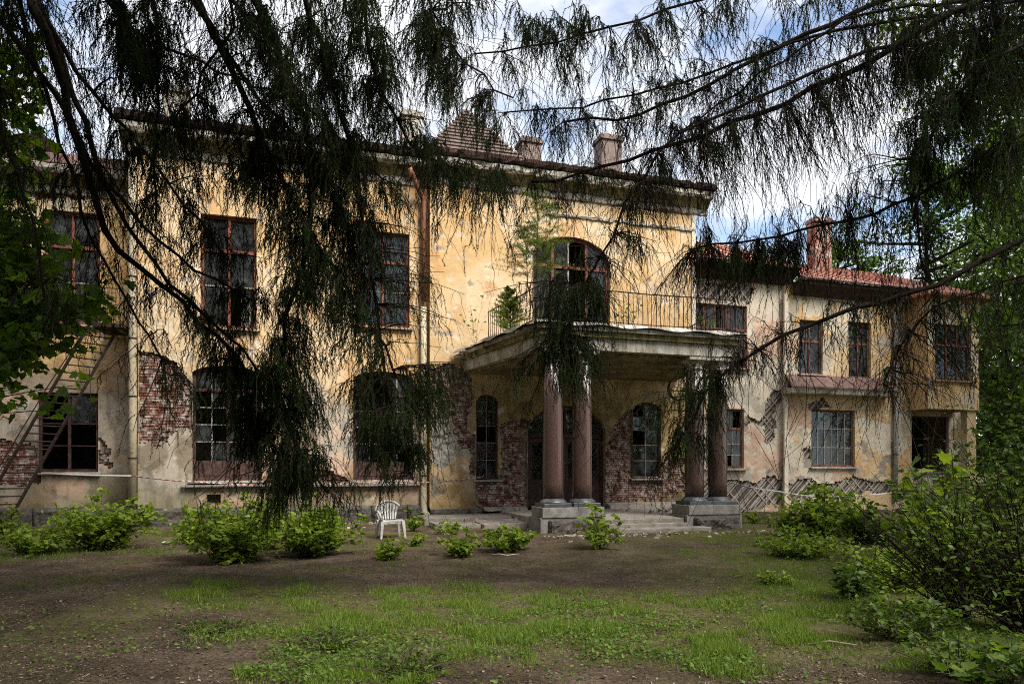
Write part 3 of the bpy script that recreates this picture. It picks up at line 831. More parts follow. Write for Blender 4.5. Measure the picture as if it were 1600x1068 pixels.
# ---- windows
def window(o, d, cols, rows, fw=0.07, mw=0.03, fm='frame', mm='muntin', broken=0.12, panel=0.0, curtain=0.0, mull=(), sill=True, inset=0.12, name='window', transom=None, ext=True):
    """cols/rows: counts or fraction lists; panes are sub-parts"""
    s0, s1, z0, z1 = o.s0, o.s1, o.z0, o.z1
    y = -d + inset
    g = 0.006
    z1f = z1 + (0.03 if o.arch else 0)
    cf = [i / cols for i in range(cols + 1)] if isinstance(cols, int) else list(cols)
    rf = [i / rows for i in range(rows + 1)] if isinstance(rows, int) else list(rows)
    zb = z0 + panel * (z1 - z0)
    mb = B()
    mb.box(s0 + g, s0 + fw, y, y + 0.07, z0 + g, z1f); mb.box(s1 - fw, s1 - g, y, y + 0.07, z0 + g, z1f)
    mb.box(s0 + fw, s1 - fw, y, y + 0.07, z0 + g, z0 + fw)
    if o.arch:
        n = 14; xs = np.linspace(s0 + g, s1 - g, n + 1)
        for a, b in zip(xs[:-1], xs[1:]):
            ta, tb = float(o.top(a)), float(o.top(b))
            mb.hexa([(a, y, ta - fw * 1.1), (b, y, tb - fw * 1.1), (b, y + 0.07, tb - fw * 1.1), (a, y + 0.07, ta - fw * 1.1), (a, y, ta + 0.02), (b, y, tb + 0.02), (b, y + 0.07, tb + 0.02), (a, y + 0.07, ta + 0.02)])
    else: mb.box(s0 + fw, s1 - fw, y, y + 0.07, z1 - fw, z1 - g)
    if panel > 0: mb.box(s0 + fw, s1 - fw, y + 0.01, y + 0.06, z0 + fw, zb); mb.box(s0 + fw + .08, (s0 + s1) / 2 - .08, y - 0.004, y + 0.02, z0 + fw + .06, zb - .06); mb.box((s0 + s1) / 2 + .08, s1 - fw - .08, y - 0.004, y + 0.02, z0 + fw + .06, zb - .06)
    iz0, iz1 = (zb if panel else z0 + fw), z1 - (0 if o.arch else fw)
    is0, is1 = s0 + fw, s1 - fw
    for f in mull: x = is0 + f * (is1 - is0); mb.box(x - fw * 0.45, x + fw * 0.45, y - 0.008, y + 0.065, iz0, float(o.top(x)) - fw * 0.5)
    if transom is not None: zt = iz0 + transom * (iz1 - iz0); mb.box(is0, is1, y - 0.014, y + 0.06, zt - fw * 0.55, zt + fw * 0.55)
    win = mb.obj(name, M[fm], MAN); bevel(win, 0.006, 1)
    mt = B()
    for f in cf[1:-1]:
        if any(abs(f - q) < 0.02 for q in mull): continue
        x = is0 + f * (is1 - is0); mt.box(x - mw / 2, x + mw / 2, y + 0.012, y + 0.05, iz0, float(o.top(x)) - fw * 0.6)
    for f in rf[1:-1]:
        if transom is not None and abs(f - transom) < 0.02: continue
        z = iz0 + f * (iz1 - iz0); mt.box(is0, is1, y + 0.015, y + 0.047, z - mw / 2, z + mw / 2)
    if mt.n: mt.obj('muntin', M[mm], win)
    for i in range(len(cf) - 1):
        for k in range(len(rf) - 1):
            if random.random() < broken: continue
            a, b = is0 + cf[i] * (is1 - is0), is0 + cf[i + 1] * (is1 - is0)
            c, e = iz0 + rf[k] * (iz1 - iz0), iz0 + rf[k + 1] * (iz1 - iz0)
            if o.arch and k == len(rf) - 2: e = min(e, max(float(o.top(a)), float(o.top(b))))
            p = link('pane', MB().box(-(b - a) / 2, (b - a) / 2, -0.002, 0.002, -(e - c) / 2, (e - c) / 2).mesh('pane', M['glass']), win)
            p.location = ((a + b) / 2, y + 0.032, (c + e) / 2); p.rotation_euler = (random.uniform(-.02, .02), 0, random.uniform(-.02, .02))
    if curtain > 0:
        for a, b in ((is0 + 0.02, is0 + (is1 - is0) * random.uniform(.25, .42)), (is1 - (is1 - is0) * random.uniform(.25, .42), is1 - 0.02)):
            if random.random() > curtain: continue
            xs = np.linspace(a, b, 22); yy = y + 0.20 + 0.03 * np.sin(np.linspace(0, 26, 22))
            V = np.concatenate([np.stack([xs, yy, np.full(22, iz0 + 0.02)], -1), np.stack([xs, yy * 0.5 + (y + .2) * .5, np.full(22, iz1 - 0.02)], -1)])
            Q = [(i, i + 1, i + 23, i + 22) for i in range(21)]
            cu = MB().add(V, Q).obj('curtain', M['curtain'], win); so = cu.modifiers.new('s', 'SOLIDIFY'); so.thickness = 0.004
    if sill:
        sl = B(); sl.hexa([(s0 - 0.10, -d - 0.13, z0 - 0.075), (s1 + 0.10, -d - 0.13, z0 - 0.075), (s1 + 0.10, y + 0.0, z0 - 0.05), (s0 - 0.10, y + 0.0, z0 - 0.05), (s0 - 0.10, -d - 0.13, z0 - 0.045), (s1 + 0.10, -d - 0.13, z0 - 0.045), (s1 + 0.10, y + 0.0, z0 - 0.004), (s0 - 0.10, y + 0.0, z0 - 0.004)])
        sl.obj('sill', M['sill'], win)
    return win

for o in oLB[:2] + oLW[:1]:
    window(o, o is oLW[0] and D_LW or D_LB, [0, .5, 1], [0, .37, .70, 1], 0.085, 0.03, mull=(0.5,), transom=0.70, curtain=0.3)
for o in oLB[2:4]:
    window(o, D_LB, 4, [0, .2, .38, .56, .74, 1], 0.08, 0.028, fm='frame_dark', mull=(0.5,), transom=0.74, panel=0.17, broken=0.22)
mb = B().box(oLB[4].s0, oLB[4].s1, 0.2, 0.23, oLB[4].z0 - .1, oLB[4].z1 + .1).obj('cellar_vent', M['dark_wood'], MAN)
window(oLW[1], D_LW, [0, .5, 1], [0, .32, .62, 1], 0.08, 0.03, fm='frame_dark', mm='frame_dark', mull=(0.5,), transom=None, broken=0.85)
window(oBB[0], D_BB, [0, .25, .47, .72, 1], [0, .66, 1], 0.10, 0.05, mull=(.25, .72), transom=0.66, broken=0.35, sill=False, curtain=0.3)
for o in (oBB[1], oBB[3]):
    window(o, D_BB, 2, [0, .21, .42, .62, .80, 1], 0.055, 0.024, fm='frame_dark', mm='timber', broken=0.15)
window(oR1[0], D_R1, [0, .2, .42, .64, .84, 1], [0, .62, 1], 0.07, 0.03, mull=(.2, .64), transom=0.62, curtain=0.8, broken=0.05)
window(oR1[1], D_R1, 4, [0, .2, .4, .68, 1], 0.075, 0.025, transom=.68, broken=.1)
window(oR2[0], D_R2, 2, [0, .6, 1], 0.07, 0.03, mull=(.5,), transom=.62, curtain=0.9, broken=0)
window(oR2[1], D_R2, 2, [0, .6, 1], 0.07, 0.03, mull=(.5,), transom=.62, curtain=0.9, broken=0)
window(oR2[2], D_R2, 6, [0, .33, .68, 1], 0.075, 0.032, transom=None, broken=0.08)
window(oOR[0], D_OR, [0, .36, .68, 1], [0, .64, 1], 0.075, 0.04, mull=(.36, .68), transom=.64, curtain=0.9, broken=0)
window(oUN[0], D_R1, 2, [0, .6, 1], 0.07, 0.03, fm='frame_dark', mm='frame_dark', mull=(.5,), broken=0.7)

# long window ledge on the main block
for a, b, zz in ((284, 470, 757), (475, 655, 756)):
    s_a, s_b = S(a, 0), S(b, 0); z = Zp(a, zz, 0) + 0.02
    o = B().hexa([(s_a, -0.16, z - .08), (s_b, -0.16, z - .08), (s_b, 0.0, z - .06), (s_a, 0.0, z - .06), (s_a, -0.16, z - .04), (s_b, -0.16, z - .04), (s_b, 0.0, z), (s_a, 0.0, z)]).obj('ledge', M['sill'], MAN)

# entrance door
o = oBB[2]
dr = B(); y = -D_BB + 0.2; fw = .12; cs = (o.s0 + o.s1) / 2
dr.box(o.s0 + .005, o.s0 + fw, y, y + .1, 0.34, 2.9); dr.box(o.s1 - fw, o.s1 - .005, y, y + .1, 0.34, 2.9)
dr.box(o.s0 + fw, o.s1 - fw, y, y + .1, 2.62, 2.76)
n = 16; xs = np.linspace(o.s0 + .005, o.s1 - .005, n + 1)
for a, b in zip(xs[:-1], xs[1:]):
    ta, tb = float(o.top(a)), float(o.top(b))
    dr.hexa([(a, y, ta - .13), (b, y, tb - .13), (b, y + .1, tb - .13), (a, y + .1, ta - .13), (a, y, ta + .02), (b, y, tb + .02), (b, y + .1, tb + .02), (a, y + .1, ta + .02)])
dr.box(cs - .03, cs + .03, y + .02, y + .08, 2.76, o.z1 - .05)
door = dr.obj('entrance_door', M['frame_dark'], MAN)
for x0, x1, mt in ((o.s0 + fw + .01, o.s0 + fw + .52, 'frame_dark'), (cs - .50, cs - .01, 'door'), (cs + .01, cs + .50, 'frame_dark'), (o.s1 - fw - .52, o.s1 - fw - .01, 'frame_dark')):
    lf = B()
    lf.box(x0, x0 + .09, y + .03, y + .08, .38, 2.6); lf.box(x1 - .09, x1, y + .03, y + .08, .38, 2.6)
    for za, zb in ((.38, .55), (1.15, 1.28), (2.48, 2.6)): lf.box(x0 + .09, x1 - .09, y + .03, y + .08, za, zb)
    lf.box(x0 + .09, x1 - .09, y + .05, y + .07, .55, 1.15)
    lo = lf.obj('door_leaf', M[mt], door)
    B().box(x0 + .09, x1 - .09, y + .055, y + .06, 1.28, 2.48).obj('pane', M['glass'], door)
for x0, x1 in ((o.s0 + fw, cs - .03), (cs + .03, o.s1 - fw)): B().box(x0, x1, y + .05, y + .055, 2.76, o.z1 - .2).obj('pane', M['glass'], door)

# ---- plinth of rough granite blocks
def plinth(s0, s1, d, z0, z1, step=1.25, mt='granite'):
    s = s0
    while s < s1 - 0.05:
        e = min(s1, s + step * random.uniform(.8, 1.2))
        nx, nz = 14, 7
        X, Zz = np.meshgrid(np.linspace(s + .008, e - .008, nx), np.linspace(z0, z1, nz), indexing='ij')
        edge = np.minimum(np.minimum(X - s, e - X) / .1, np.minimum(Zz - z0 + .05, z1 - Zz) / .1).clip(0, 1)
        Y = -(d + .05 + edge * (.26 * fbm(X * 3.3, Zz * 4.1, 4, .65) - 0.03))
        V = np.stack([X, Y, Zz], -1).reshape(-1, 3); idx = np.arange(nx * nz).reshape(nx, nz)
        Q = [(idx[i, j], idx[i + 1, j], idx[i + 1, j + 1], idx[i, j + 1]) for i in range(nx - 1) for j in range(nz - 1)]
        m_ = MB().add(V, Q); m_.box(s + .008, e - .008, -(d + .049), -(d - .2), z0, z1)
        m_.obj('plinth_stone', M[mt], MAN); s = e
plinth(sLB0 - .04, sLB1, D_LB, -.12, .5)
plinth(sBB0 + .01, S(755, D_BB), D_BB, -.12, .36, 1.5)
plinth(sLW0 + 1, sLW1 - .35, D_LW, -.12, .5)
# ---- cornices (profile in local y = -d, z)
def cornice(s0, s1, d, z, over=.48, m1='cornice', name='cornice', low=True):
    y = -d
    o = B().worn([(y + .05, z + .02), (y - over + .06, z + .02), (y - over, z + .10), (y - over - .02, z + .22), (y - over + .04, z + .26), (y + .05, z + .26)], s0, s1).obj(name, M[m1], MAN)
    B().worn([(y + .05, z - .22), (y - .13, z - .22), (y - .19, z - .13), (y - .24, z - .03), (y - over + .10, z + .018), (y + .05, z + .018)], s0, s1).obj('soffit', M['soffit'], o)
    if low:
        B().worn([(y + .05, z - .42), (y - .06, z - .42), (y - .08, z - .36), (y - .10, z - .225), (y + .05, z - .225)], s0, s1).obj('frieze_band', M['cornice'], o)
    return o
cornice(sLB0 - .4, sLB1 - .02, D_LB, 10.80)
cornice(sBB0 - .02, sBB1 + .45, D_BB, 10.80)
B().worn([(-D_BB + .02, 9.80), (-D_BB - .05, 9.80), (-D_BB - .06, 9.86), (-D_BB - .03, 9.9), (-D_BB + .02, 9.9)], S(860, D_BB), sBB1).obj('string_course', M['cornice'], MAN)
cornice(sLW0, sLB0 - .02, D_LW, 9.80, .5)
B().worn([(-D_LW - .44, 10.065), (-D_LW - .52, 10.065), (-D_LW - .54, 10.32), (-D_LW - .42, 10.36)], sLW0, sLB0 - .03).obj('fascia', M['fascia'], MAN)
# roof sheets of main block: dark edge band + slope
B().worn([(.1, 11.065), (-.54, 11.065), (-.57, 11.14), (-.52, 11.32), (.1, 11.40)], sLB0 - .46, sLB1 - .10).obj('roof_edge', M['roof_dark'], MAN)
B().worn([(-D_BB + .1, 11.065), (-D_BB - .54, 11.065), (-D_BB - .57, 11.15), (-D_BB - .50, 11.30), (-D_BB + .1, 11.42)], sBB0 - .08, sBB1 + .52).obj('roof_edge', M['roof_dark'], MAN)
rf = B(); rf.prism([(-.45, 11.25), (8, 12.0), (8, 11.07), (-.3, 11.07)], sLB0 - .5, sBB1 + .5); roof_main = rf.obj('roof', M['roof_dark'], MAN)
B().prism([(-D_LW - .42, 10.3), (6, 10.9), (6, 9.9), (-D_LW - .32, 10.07)], sLW0, sLB0 - .05).obj('roof', M['fascia'], MAN)
# round-topped dormer on the left wing
sd = S(60, D_LW); a = np.linspace(0, math.pi, 13)
V = [(sd + .72 * math.cos(t), .5 + 0, 10.36 + .42 * math.sin(t)) for t in a] + [(sd + .72 * math.cos(t), 2.2, 10.36 + .42 * math.sin(t)) for t in a]
MB().add(V, [(i, i + 1, i + 14, i + 13) for i in range(12)], [(0, i + 1, i) for i in range(1, 12)]).obj('dormer', M['roof_dark'], MAN)
# battened hip roof of the stair turret
st, zt, zb_, hw = S(727, -3.0), Zp(727, 172, -3.0), 11.6, 2.15
ap = (st, 3.0, zt); cn = [(st - hw, 3 - hw, zb_), (st + hw, 3 - hw, zb_), (st + hw, 3 + hw, zb_), (st - hw, 3 + hw, zb_)]
tr_ = MB().add([ap] + cn, None, [(0, 1, 2), (0, 2, 3), (0, 3, 4), (0, 4, 1)]).obj('turret_roof', M['roof_brown'], MAN)
for k in range(17):
    f = (k + .5) / 17; zz = zb_ + (zt - zb_) * f; h = hw * (1 - f) + .05
    B().box(st - h, st + h, 3 - h - .03, 3 - h + .02, zz - .03, zz + .03).box(st + h - .02, st + h + .03, 3 - h + .02, 3 + h, zz - .03, zz + .03).obj('batten', M['timber'], tr_)

def chimney(px0, px1, py0, py1, d, mt='cornice', depth=.7, par=None):
    s0, s1 = S(px0, d), S(px1, d); z1, z0 = Zp((px0 + px1) / 2, py0, d), Zp((px0 + px1) / 2, py1, d) - 1.2
    c = B().box(s0, s1, -d, -d + depth, z0, z1 - .2).obj('chimney', M[mt], MAN)
    B().box(s0 - .06, s1 + .06, -d - .06, -d + depth + .06, z1 - .2, z1 - .08).box(s0 - .02, s1 + .02, -d - .02, -d + depth + .02, z1 - .08, z1).obj('chimney_cap', M[mt], c)
    return c
chimney(254, 293, 133, 175, -2.0); chimney(628, 660, 172, 222, -1.6); chimney(940, 972, 210, 262, -2.4, 'timber'); chimney(816, 846, 214, 240, -2.6, 'timber')
M['brick_wall'] = None
def brick_tex():
    m = NT('far chimney brick'); v = m.obj()
    mp = m.n('ShaderNodeMapping'); mp.inputs['Rotation'].default_value = (R(90), 0, 0); m.l(v, mp.inputs['Vector'])
    b = m.n('ShaderNodeTexBrick', Scale=3.9); b.inputs['Color1'].default_value = (.24, .08, .05, 1); b.inputs['Color2'].default_value = (.33, .13, .085, 1); b.inputs['Mortar'].default_value = (.35, .3, .26, 1)
    m.l(mp.outputs[0], b.inputs['Vector'])
    col = m.mix(m.ramp(m.noise(2.2, 6, .7, v), [(.5, (0, 0, 0)), (.6, (1, 1, 1))]), b.outputs['Color'], (.45, .38, .33))
    m.surf(col, .9, m.bump(b.outputs['Fac'], .4, -.01), .15)
    return m.m
M['brick_wall'] = brick_tex()
chimney(1274, 1300, 340, 412, -4.0, 'brick_wall', .55)
# string of drainpipes
def pipe(pts, r, mt, brackets=()):
    p = B().tube(pts, r, 10).obj('drainpipe', M[mt], MAN, True)
    for (x, y, z) in brackets:
        B().lathe([(r + .012, z - .02), (r + .016, z), (r + .012, z + .02)], x, y, 10).box(x - .01, x + .01, y, y + .2, z - .012, z + .012).obj('bracket', M['iron'], p)
    return p
sp = S(207, .12); pipe([(sp, -.12, 10.7), (sp, -.12, 8), (sp, -.12, 5.2), (sp + .01, -.12, 3), (sp, -.12, .75)], .105, 'pipe', [(sp, -.12, z) for z in (1.9, 3.6, 5.2, 6.9, 8.6)])
sp = S(662, .14); zt = Zp(660, 312, .14)
pipe([(sp - .5, -.55, zt + .75), (sp - .38, -.48, zt + .55), (sp - .12, -.25, zt + .14), (sp, -.16, zt), (sp, -.14, zt - .25), (sp, -.14, Zp(660, 470, .14))], .085, 'pipe_rust', [(sp, -.14, 7.4)])
pipe([(sp, -.14, Zp(660, 480, .14)), (sp + .005, -.14, 4), (sp, -.14, .5), (sp + .02, -.18, .30), (sp + .1, -.32, .16)], .10, 'pipe', [(sp, -.14, z) for z in (1.4, 3.0, 4.8)])
sp = S(1400, D_R2 + .12); pipe([(sp + .05, -D_R2 - .5, 8.45), (sp + .02, -D_R2 - .3, 8.2), (sp, -D_R2 - .12, 7.95), (sp, -D_R2 - .12, 4), (sp, -D_R2 - .12, .3)], .085, 'pipe_zinc', [(sp, -D_R2 - .12, z) for z in (2.2, 4.5, 6.5)])
sp = S(1513, D_OR - .2); pipe([(sp + .1, -D_OR + .2, zo), (sp + .1, -D_OR + .2, .3)], .08, 'pipe_zinc')
# ---- right wing roofs
def roof_r(s0, s1, d, ze, ridge_y, ridge_z, over, name='roof'):
    y0 = -d - over
    r = MB().hexa([(s0, y0, ze), (s1, y0, ze), (s1, ridge_y, ridge_z - .1), (s0, ridge_y, ridge_z - .1), (s0, y0, ze + .08), (s1, y0, ze + .08), (s1, ridge_y, ridge_z), (s0, ridge_y, ridge_z)])
    ro = r.obj(name, M['roof_red'], MAN)
    n = int((s1 - s0) / .62)
    for i in range(n + 1):
        x = s0 + .03 + i * (s1 - s0 - .06) / n
        MB().hexa([(x - .012, y0, ze + .079), (x + .012, y0, ze + .079), (x + .012, ridge_y, ridge_z - .001), (x - .012, ridge_y, ridge_z - .001), (x - .012, y0, ze + .115), (x + .012, y0, ze + .115), (x + .012, ridge_y, ridge_z + .035), (x - .012, ridge_y, ridge_z + .035)]).obj('seam', M['roof_red'], ro)
    # gutter and dark eave boards
    B().tube([(s0, y0 - .03, ze + .03), (s1, y0 - .03, ze + .02)], .06, 8).obj('gutter', M['fascia'], ro, True)
    B().prism([(-d + .02, ze - .50), (-d - .12, ze - .50), (-d - .3, ze - .30), (y0 + .05, ze - .16), (y0 + .03, ze - .02), (-d + .02, ze - .02)], s0, s1 - .02).obj('eave_boards', M['dark_wood'], ro)
    return ro
zr1 = Zp(1165, 411, D_R1 + .6); zr2 = Zp(1330, 441, D_R2 + .6)
roof_r(sBB1 - .3, sR11 + .28, D_R1, zr1, 6.0, 11.9, .62)
roof_r(sR11 + .30, sOR1 + .5, D_R2, zr2, 6.0, 11.3, .55)
# oriel hip
zo2 = Zp(1490, 458, D_OR + .35); y0 = -D_OR - .42; xa, xb = sOR0 - .42, sOR1 + .55
MB().add([(xa, y0, zo2), (xb, y0, zo2), (xb, 4, zo2), (xa, 4, zo2), ((xa + xb) / 2, 2.2, zo2 + 1.35), ((xa + xb) / 2, 5, zo2 + 1.35), (xa, y0, zo2 - .1), (xb, y0, zo2 - .1), (xb, 4, zo2 - .1), (xa, 4, zo2 - .1)],
         [(1, 2, 5, 4), (3, 0, 4, 5), (0, 6, 7, 1), (1, 7, 8, 2), (3, 9, 6, 0), (6, 9, 8, 7)], [(0, 1, 4)]).obj('oriel_roof', M['roof_red'], MAN)
# lean-to canopy between the storeys
ca, cb = S(1236, D_R2 + .7), S(1411, D_R2 + .7); cz0, cz1 = Zp(1320, 607, D_R2 + .75), Zp(1320, 588, D_R2)
can = MB().hexa([(ca, -D_R2 - .75, cz0), (cb, -D_R2 - .75, cz0), (cb - .3, -D_R2 + .01, cz1 - .04), (ca + .25, -D_R2 + .01, cz1 - .04), (ca, -D_R2 - .75, cz0 + .05), (cb, -D_R2 - .75, cz0 + .05), (cb - .3, -D_R2 + .01, cz1), (ca + .25, -D_R2 + .01, cz1)]).obj('canopy', M['roof_brown'], MAN)
for i in range(8):
    t = i / 7; x = ca + .05 + (cb - ca - .1) * t; x2 = ca + .27 + (cb - ca - .6) * t
    MB().hexa([(x - .012, -D_R2 - .75, cz0 + .049), (x + .012, -D_R2 - .75, cz0 + .049), (x2 + .012, -D_R2, cz1 - .001), (x2 - .012, -D_R2, cz1 - .001), (x - .012, -D_R2 - .75, cz0 + .085), (x + .012, -D_R2 - .75, cz0 + .085), (x2 + .012, -D_R2, cz1 + .03), (x2 - .012, -D_R2, cz1 + .03)]).obj('seam', M['roof_brown'], can)
B().prism([(-D_R2 + .01, cz0 - .20), (-D_R2 - .62, cz0 - .20), (-D_R2 - .66, cz0 - .10), (-D_R2 - .72, cz0 - .005), (-D_R2 + .01, cz0 - .005)], ca + .12, cb - .12).obj('canopy_cornice', M['cornice'], can)
o = B().box(S(1226, D_R2 + .05), S(1232, D_R2 + .05), -D_R2 - .05, -D_R2 + .02, .2, 8.3).obj('corner_strip', M['plaster'], MAN); color_plain(o, LIME)
o = B().box(sBB1 - .12, sBB1 + .03, -D_BB - .03, -D_BB + .5, .4, 10.4).obj('corner_strip', M['plaster'], MAN); color_plain(o, LIME)
# ---- portico
def LOC(p):
    """world xy -> (s, y) local"""
    x, yv = p[0] - NX * -DIST, p[1] - NY * -DIST
    return UX * x + UY * yv, -(NX * x + NY * yv)
ZS = 5.28
fl = LOC(P(845, 503, 17.15)); frr = LOC(P(1150, 525, 18.75))
yF = fl[1]; xL, xR = fl[0], frr[0]
wl, wr = S(724, D_BB), xR + .9
def slab(z0, z1, grow, name, mt, par=None, nw=.0):
    V = [(wl - grow * .6, -D_BB + .0, z0), (xL - grow, yF - grow, z0), (xR + grow, yF - grow, z0), (wr + grow * .6, -D_BB + .0, z0)]
    V += [(a, b, z1) for a, b, _ in V]
    return MB().hexa(V).obj(name, M[mt], par or MAN)
balc = slab(ZS - .16, ZS - .05, .16, 'balcony', 'cornice')
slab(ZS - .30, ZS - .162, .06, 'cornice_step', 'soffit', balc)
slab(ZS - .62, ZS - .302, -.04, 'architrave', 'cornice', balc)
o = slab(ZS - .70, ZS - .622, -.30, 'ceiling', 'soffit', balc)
slab(ZS - .048, ZS, .20, 'balcony_sheet', 'roof_dark', balc)
# crumbled chunks and bent metal along the broken left edge
for k in range(20):
    t = random.random() ** 1.7; x = wl + (xL - wl) * t + random.uniform(-.25, .05); y = -D_BB + (yF + D_BB) * t + random.uniform(-.05, .1); z = ZS - random.uniform(.0, .30)
    r = random.uniform(.05, .14); v = rng.normal(size=(8, 3)); v = np.array([(-1, -1, -1), (1, -1, -1), (1, 1, -1), (-1, 1, -1), (-1, -1, 1), (1, -1, 1), (1, 1, 1), (-1, 1, 1)]) * r * (0.35 + 1.1 * rng.random((8, 3))) * np.array([1.0, 1.0, .38])
    MB().hexa(v + np.array([x, y, z])).obj('rubble_chunk', M['cornice' if k % 2 else 'soffit'], balc)
def strip(pts_a, pts_b, name, mt, par, th=.006):
    n = len(pts_a); o = MB().add(list(pts_a) + list(pts_b), [(i, i + 1, n + i + 1, n + i) for i in range(n - 1)]).obj(name, M[mt], par)
    s = o.modifiers.new('s', 'SOLIDIFY'); s.thickness = th; return o
xs = np.linspace(0, 1, 14)
strip([(wl - .35 + .75 * t, -D_BB - .05 - .7 * t, ZS - .08 + .10 * math.sin(t * 5)) for t in xs], [(wl - .35 + .95 * t, -D_BB - .35 - .75 * t, ZS - .22 + .12 * math.sin(t * 4 + .6)) for t in xs], 'bent_sheet', 'sheet', balc)
xs = np.linspace(0.2, 1, 20)
strip([(wl + (xL - wl) * t - .20, -D_BB + (yF + D_BB) * t - .1, ZS + .02 + .03 * math.sin(t * 19)) for t in xs], [(wl + (xL - wl) * t - .26, -D_BB + (yF + D_BB) * t - .22, ZS - .07 + .035 * math.sin(t * 23)) for t in xs], 'edge_flashing', 'sheet', balc)
xs = np.linspace(0, 1, 30)
strip([(xL - .2 + (xR - xL + .4) * t, yF - .2, ZS + .02 + .015 * math.sin(t * 31)) for t in xs], [(xL - .2 + (xR - xL + .4) * t, yF - .26, ZS - .06 + .03 * math.sin(t * 27)) for t in xs], 'edge_flashing', 'sheet', balc)
# black curled funnel hanging under the slab
cxx, cyy = LOC(P(1060, 607, 19.5))
strip([(cxx + .33 * math.cos(t) , cyy - .1, 3.9 + .34 * math.sin(t)) for t in np.linspace(1.9, 5.2, 14)], [(cxx + .30 * math.cos(t) + .1, cyy + .25, 3.9 + .30 * math.sin(t)) for t in np.linspace(1.9, 5.2, 14)], 'curled_sheet', 'iron', balc, .02)
# columns and pedestals
def column(px, pyb):
    pt = P(px, pyb, 1.0)
    # intersect with the plane of the column line
    yc = yF + .42
    s, _ = SZ(px, 700, -yc)
    zt = ZS - .63
    co = B().lathe([(.255, .83), (.262, 1.2), (.262, 2.2), (.250, 3.4), (.232, zt - .34)], s, yc, 32).obj('column', M['column'], MAN, True)
    B().lathe([(.36, .722), (.36, .745), (.335, .775), (.30, .80), (.285, .815), (.275, .83)], s, yc, 32).obj('base', M['stone_dark'], co, True)
    B().lathe([(.24, zt - .34), (.27, zt - .32), (.27, zt - .29), (.245, zt - .27), (.245, zt - .18), (.30, zt - .12), (.33, zt - .09)], s, yc, 32).box(s - .36, s + .36, yc - .36, yc + .36, zt - .089, zt - .002).obj('capital', M['cornice'], co)
    return s, yc
cols = [column(864, 780), column(909, 780), column(1085, 780), column(1121, 780)]
for (a, b) in ((cols[0], cols[1]), (cols[2], cols[3])):
    s0, s1, yc = a[0] - .44, b[0] + .44, a[1]
    pd = bevel(B().box(s0, s1, yc - .46, yc + .46, .36, .62).obj('pedestal', M['stone'], MAN), .012)
    for q in (a, b): bevel(B().box(q[0] - .37, q[0] + .37, yc - .38, yc + .38, .622, .722).obj('plinth_slab', M['stone_dark'], pd), .01)
    bevel(B().box(s0 - .05, s1 + .05, yc - .43, yc + .52, -.15, .358).obj('pedestal_block', M['stone'], pd), .015)
    # rough rock face
    nx, nz = 22, 10; X, Zz = np.meshgrid(np.linspace(s0 + .14, s1 - .02, nx), np.linspace(-.15, .33, nz), indexing='ij')
    e = np.minimum(np.minimum(X - X.min(), X.max() - X) / .1, (Zz.max() - Zz) / .08).clip(0, 1)
    Y = yc - .425 - e * (.03 + .24 * fbm(X * 5, Zz * 6, 5, .7)); V = np.stack([X, Y, Zz], -1).reshape(-1, 3); idx = np.arange(nx * nz).reshape(nx, nz)
    MB().add(V, [(idx[i, j], idx[i + 1, j], idx[i + 1, j + 1], idx[i, j + 1]) for i in range(nx - 1) for j in range(nz - 1)]).obj('rock_face', M['granite'], pd)
# terrace and steps
yc = cols[0][1]
tx0, tx1 = S(690, 2.6) , cols[3][0] + .35
tl = cols[0][0] - .30
ter = bevel(B().box(tl, tx1, yc + .2, -D_BB + .05, -.2, .30).obj('terrace', M['step'], MAN), .02)
for (xa_, xb_, ya_, yb_, za_, tilt) in ((tl - 1.25, tl - .01, yc + 1.0, yc + 2.5, .13, .03), (tl - 2.5, tl - 1.27, yc + 1.4, yc + 2.6, .10, -.02), (tl - 2.6, tl - .01, yc + 2.62, -D_BB - .05, .20, .02)):
    MB().hexa([(xa_, ya_ + .1, -.2), (xb_, ya_, -.2), (xb_, yb_, -.2), (xa_, yb_, -.2), (xa_, ya_ + .1, za_ - tilt), (xb_, ya_, za_), (xb_, yb_, za_ + tilt), (xa_, yb_, za_)]).obj('terrace_slab', M['step'], ter)
x0, x1 = cols[1][0] + .52, cols[2][0] - .52
bevel(B().box(x0 + .005, x1 - .005, yc - .34, yc + .195, -.2, .285).obj('step', M['step'], ter), .015)
bevel(B().box(x0 + .005, x1 + .45, yc - .95, yc - .56, -.2, .075).obj('step', M['step'], ter), .015)
bevel(B().box(x0 + .005, x1 - .005, yc - .56, yc - .342, -.2, .17).obj('step', M['step'], ter), .015)
for k in range(40):
    x = random.uniform(tx0, tx1); y = random.uniform(yc + .5, -D_BB - .1); r = random.uniform(.02, .06)
    MB().hexa(np.array([(-1, -1, -1), (1, -1, -1), (1, 1, -1), (-1, 1, -1), (-1, -1, 1), (1, -1, 1), (1, 1, 1), (-1, 1, 1)]) * r * (0.5 + rng.random((8, 3))) + np.array([x, y, (.31 if x > tl else .14) + r * .4])).obj('rubble_chunk', M['mortar'], ter)
# skirt of mortar along the wall foot under the portico
B().prism([(-D_BB + .02, .29), (-D_BB - .30, .29), (-D_BB - .26, .42), (-D_BB + .02, .50)], S(948, D_BB), sBB1 - .1).obj('wall_foot', M['step'], MAN)
B().worn([(-D_BB + .02, .29), (-D_BB - .2, .29), (-D_BB - .16, .36), (-D_BB + .02, .42)], S(755, D_BB), S(822, D_BB)).obj('wall_foot', M['step'], MAN)
